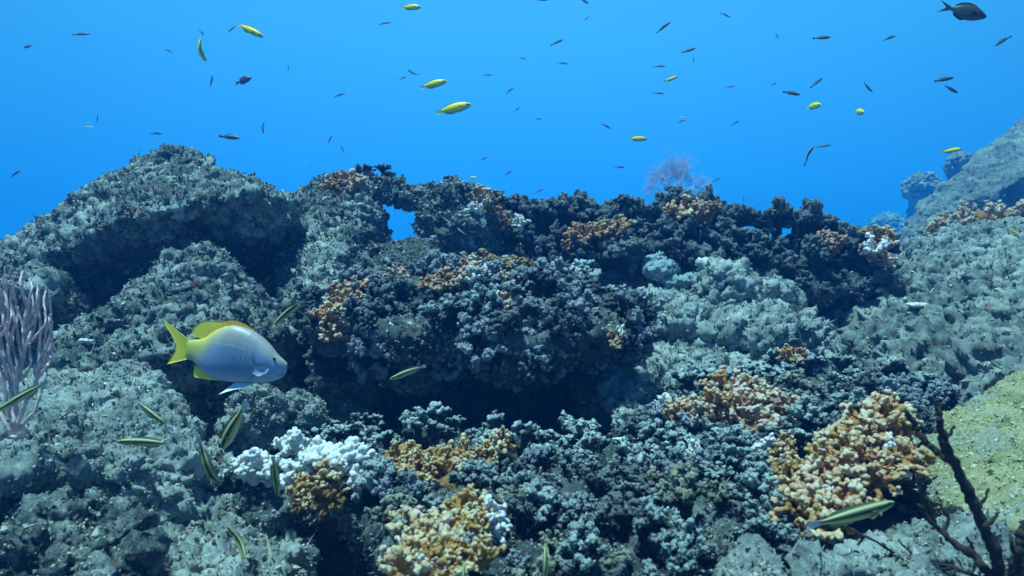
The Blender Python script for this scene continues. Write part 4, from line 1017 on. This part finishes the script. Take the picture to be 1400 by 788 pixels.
for kind, px, py, Lp, hd, lab in SMALL:
    src = SRC[kind]; o = src if kind not in used else src.copy()
    if kind in used: COL.objects.link(o)
    used.add(kind); o.name = 'small_fish'
    tag(o, lab, 'fish', 'small dark fish in the open water' if kind != 'p' else 'small pale fish in the open water')
    d = float(np.clip(85/Lp, 2.6, 8.0))*rs_f.uniform(.95, 1.05)
    steep = abs(hd[1]) > 1.3*abs(hd[0])
    pose(o, px, py, d, Lp*d/FPX/1.12, hd, rs_f.uniform(-18, 18), (1, -.3, .2) if steep else None, 60 if kind in 'bs' else 0)

# ------------------------------------------------------------------ gorgonians (branching soft corals)
def tube(pts, rads, seg=8, jitter=0.0, seed=0):
    pts = np.asarray(pts, float); n = len(pts); rs = np.random.RandomState(seed)
    t = np.gradient(pts, axis=0); t /= np.linalg.norm(t, axis=1)[:, None]+1e-9
    ref = np.array((.3, .9, .2)); u = np.cross(t, ref); u /= np.linalg.norm(u, axis=1)[:, None]+1e-9; w = np.cross(t, u)
    a = np.linspace(0, 2*math.pi, seg, endpoint=False)
    rr = np.asarray(rads)[:, None]*(1+jitter*rs.normal(size=(n, seg)))
    v = pts[:, None]+(u[:, None]*np.cos(a)[None, :, None]+w[:, None]*np.sin(a)[None, :, None])*rr[..., None]
    v = v.reshape(-1, 3); i = (np.arange(n-1)[:, None]*seg+np.arange(seg)[None]).ravel(); j = (np.arange(n-1)[:, None]*seg+(np.arange(seg)[None]+1) % seg).ravel()
    k = len(v); v = np.concatenate([v, pts[:1]-t[:1]*rads[0]*.6, pts[-1:]+t[-1:]*rads[-1]*.8]); s = np.arange(seg); e = (n-1)*seg
    return v, [np.stack([i, j, j+seg, i+seg], 1), np.concatenate([np.stack([np.full(seg, k), (s+1) % seg, s], 1), np.stack([np.full(seg, k+1), e+s, e+(s+1) % seg], 1)])]
def curve_pts(ctrl, n):
    c = np.asarray(ctrl, float); s = np.concatenate(([0], np.cumsum(np.linalg.norm(np.diff(c, axis=0), axis=1)))); t = np.linspace(0, s[-1], n)
    return np.stack([smooth_interp(t, s, c[:, k]) for k in range(3)], 1)
def stem(parent, o, ctrl, r0, r1, mat, seed, n=26, name='branch', jit=.10):
    p = curve_pts(ctrl, n); rs = np.random.RandomState(seed)
    p[1:-1] += rs.normal(size=(n-2, 3))*r0*.18
    r = np.linspace(r0, r1, n)*(1+.12*rs.normal(size=n))
    v, f = tube(p-o, r, 10, jit, seed); me = mesh_arrays(name, v, f); return link(name, me, mat, parent)

# pale whip gorgonian beside the boulder
def whip():
    o = P(20, 598, 1.19); root = empty('gorgonian', o)
    tag(root, 'pale pinkish whip gorgonian with many upright fingers at the picture edge', 'gorgonian')
    rs = np.random.RandomState(4); D = lambda x, y, dd=0: P(x, y, 1.17+dd)
    v, f = ball((0, 0, -.004), (.016, .014, .008), 2); link('holdfast', mesh_arrays('holdfast', v, f), M['gorg'], root)
    mains = [[(20,590),(22,540),(30,490),(34,440)], [(18,585),(5,530),(-8,480),(-14,430)], [(22,585),(38,545),(55,510),(62,480)], [(14,590),(-15,540),(-35,490)], [(24,588),(48,560),(58,530)], [(20,580),(14,520),(12,470)]]
    for i, m in enumerate(mains):
        stem(root, o, [D(x, y, rs.uniform(-.01, .01)) for x, y in m], .0034, .0022, M['gorg'], 60+i)
    tips = []
    more = [(b+rs.uniform(-8, 8), y+rs.uniform(-20, 25), b+rs.uniform(-14, 18), y-rs.uniform(45, 85)) for b, y in ((30,455),(10,470),(0,460),(45,480),(62,492),(20,500),(-8,470),(35,440),(15,450),(54,470),(26,520),(5,510))]
    for bx, by, tx, ty in more+[(34,450,18,378),(34,445,30,372),(33,445,42,385),(34,455,52,392),(40,470,62,398),(60,490,68,405),(61,485,70,430),(12,475,-2,385),(12,470,8,376),(12,472,16,388),(-10,450,-14,382),(-12,450,-24,390),(-8,470,4,400),
                           (30,490,24,420),(30,490,46,425),(50,520,56,450),(52,518,70,462),(22,530,18,460),(22,530,2,455),(5,530,-6,462),(5,525,10,440),(56,535,66,500),(30,520,40,470),(-5,495,-16,430),(40,545,48,500)]:
        jx = rs.uniform(-5, 5)
        stem(root, o, [D(bx, by), D(bx*.55+tx*.45+(tx-bx)*.35+jx, by*.6+ty*.4, rs.uniform(-.015, .015)), D(tx+rs.uniform(-2, 2), ty*.5+by*.5-18, rs.uniform(-.02, .02)), D(tx, ty, rs.uniform(-.03, .03))], .0024, .0013, M['gorg'], 80+len(tips), 22)
        tips.append(1)
whip()

def dark_gorgonian():
    o = P(1368, 800, .92); root = empty('gorgonian', o)
    tag(root, 'dark brown forked gorgonian reaching up in front of the yellow-green algae rock', 'gorgonian')
    D = lambda x, y, dd=0: P(x, y, .92+dd); G = M['gorgd']
    v, f = ball((0, .0, -.01), (.03, .03, .02), 2); link('holdfast', mesh_arrays('holdfast', v, f), G, root)
    S = lambda c, r0, r1, s, n=30: stem(root, o, c, r0, r1, G, s, n, jit=.14)
    S([D(1372,805),(D(1362,760)),D(1340,710),D(1322,668),D(1308,640),D(1293,615,-.01)], 0.0083, 0.0053, 1, 36)
    S([D(1293,618,-.01),D(1288,595,-.02),D(1284,575,-.02),D(1282,558,-.02)], 0.0056, 0.0032, 2)
    S([D(1298,630),D(1270,608,.02),D(1252,585,.03),D(1239,562,.03)], 0.0050, 0.0028, 3)
    S([D(1284,562,-.02),D(1288,552,-.02)], 0.0020, 0.0011, 4, 8); S([D(1282,562,-.02),D(1277,552,-.02)], 0.0020, 0.0011, 5, 8)
    S([D(1358,795),D(1335,765,.03),D(1300,738,.05),D(1272,712,.06),D(1255,690,.06)], 0.0063, 0.0025, 6)
    S([D(1278,716,.06),D(1272,695,.06),D(1265,680,.06)], 0.0026, 0.0012, 7, 14)
    S([D(1345,795),D(1300,775,.05),D(1240,765,.08),D(1195,740,.10),D(1160,722,.12)], 0.0030, 0.0012, 8)
    S([D(1270,772,.07),D(1245,755,.08),D(1228,738,.09)], 0.0023, 0.0011, 9, 14)
    S([D(1300,776,.05),D(1255,785,.06),D(1200,780,.08)], 0.0023, 0.0011, 10, 14)
    for i, (x, y, tx, ty, q) in enumerate(((1335,698,1352,668,.0),(1318,668,1304,640,.02),(1262,598,1254,612,.03),(1292,600,1304,582,-.02),(1330,760,1322,735,.05),(1290,728,1296,700,.06),(1220,755,1205,765,.1),(1180,732,1172,745,.11),(1345,720,1366,700,-.02))):
        S([D(x,y,q),D((x+tx)/2+3,(y+ty)/2,q),D(tx,ty,q)], .0030, .0014, 30+i, 10)
    S([D(1385,800,-.04),D(1392,770,-.05),D(1398,745,-.05),D(1404,715,-.05)], 0.0086, 0.0056, 11)
    S([D(1393,765,-.05),D(1384,748,-.06),D(1382,735,-.06)], 0.0040, 0.0019, 12, 12)
dark_gorgonian()

def pink_fan():
    d = 20.0; o = P(925, 275, d); root = empty('sea_fan', o)
    tag(root, 'misty pink sea fan standing behind the dark ridge', 'sea fan')
    rs = np.random.RandomState(9)
    def grow(p, ang, L, r, depth):
        e = p+np.array((math.sin(ang), rs.uniform(-.12, .12), math.cos(ang)))*L
        mid = (p+e)/2+rs.normal(size=3)*L*.05
        out = [(np.array([p, mid, e]), r)]
        if depth:
            for k in range(3 if depth > 2 else 2):
                out += grow(p+(e-p)*rs.uniform(.55, 1.0), ang+rs.uniform(-.65, .65), L*rs.uniform(.62, .9), r*.68, depth-1)
        return out
    for k, a in enumerate((-.85, -.5, -.2, .1, .4, .75)):
        segs = grow(o, a, .37, .016, 6); V = []; F4 = []; F3 = []; n = 0
        for c, r in segs:
            v, f = tube(curve_pts(c, 4)-o, np.linspace(r, r*.75, 4), 5); V.append(v); F4.append(f[0]+n); F3.append(f[1]+n); n += len(v)
        link('branch', mesh_arrays('branch', np.concatenate(V), [np.concatenate(F4), np.concatenate(F3)]), M['fan'], root)
    v, f = ball((0, 0, -.05), (.12, .12, .15), 2); link('holdfast', mesh_arrays('holdfast', v, f), M['fan'], root)
pink_fan()
rock('boulder', 'low rock behind the ridge carrying the misty pink sea fan', [ball(P(925, 345, 20.1), (1.2, .9, 1.2)), ball(P(925, 400, 20.4), (1.7, 1.4, 1.4))], 'distant', .04, k=3, cat='boulder', seed=41)

# ------------------------------------------------------------------ the water itself: one even body of haze
def haze():
    bm = bmesh.new(); bmesh.ops.create_cube(bm, size=1)
    me = bpy.data.meshes.new('haze'); bm.to_mesh(me); bm.free()
    ob = bpy.data.objects.new('haze', me); COL.objects.link(ob)
    x0, x1, y0, y1, z0, z1 = -70, 70, -10, 66, -16, 2.2
    ob.location = ((x0+x1)/2, (y0+y1)/2, (z0+z1)/2); ob.scale = (x1-x0, y1-y0, z1-z0)
    m = bpy.data.materials.new('sea_water'); m.use_nodes = True; nt = m.node_tree; nt.nodes.clear()
    o = nt.nodes.new('ShaderNodeOutputMaterial'); pv = nt.nodes.new('ShaderNodeVolumePrincipled')
    pv.inputs['Color'].default_value = HAZE_COLOR; pv.inputs['Density'].default_value = HAZE_DENSITY
    pv.inputs['Absorption Color'].default_value = HAZE_ABSORB
    pv.inputs['Anisotropy'].default_value = 0.2
    nt.links.new(pv.outputs[0], o.inputs['Volume']); me.materials.append(m)
    tag(ob, 'clear blue sea water filling the scene and fading far things', 'water', kind='stuff')
haze()
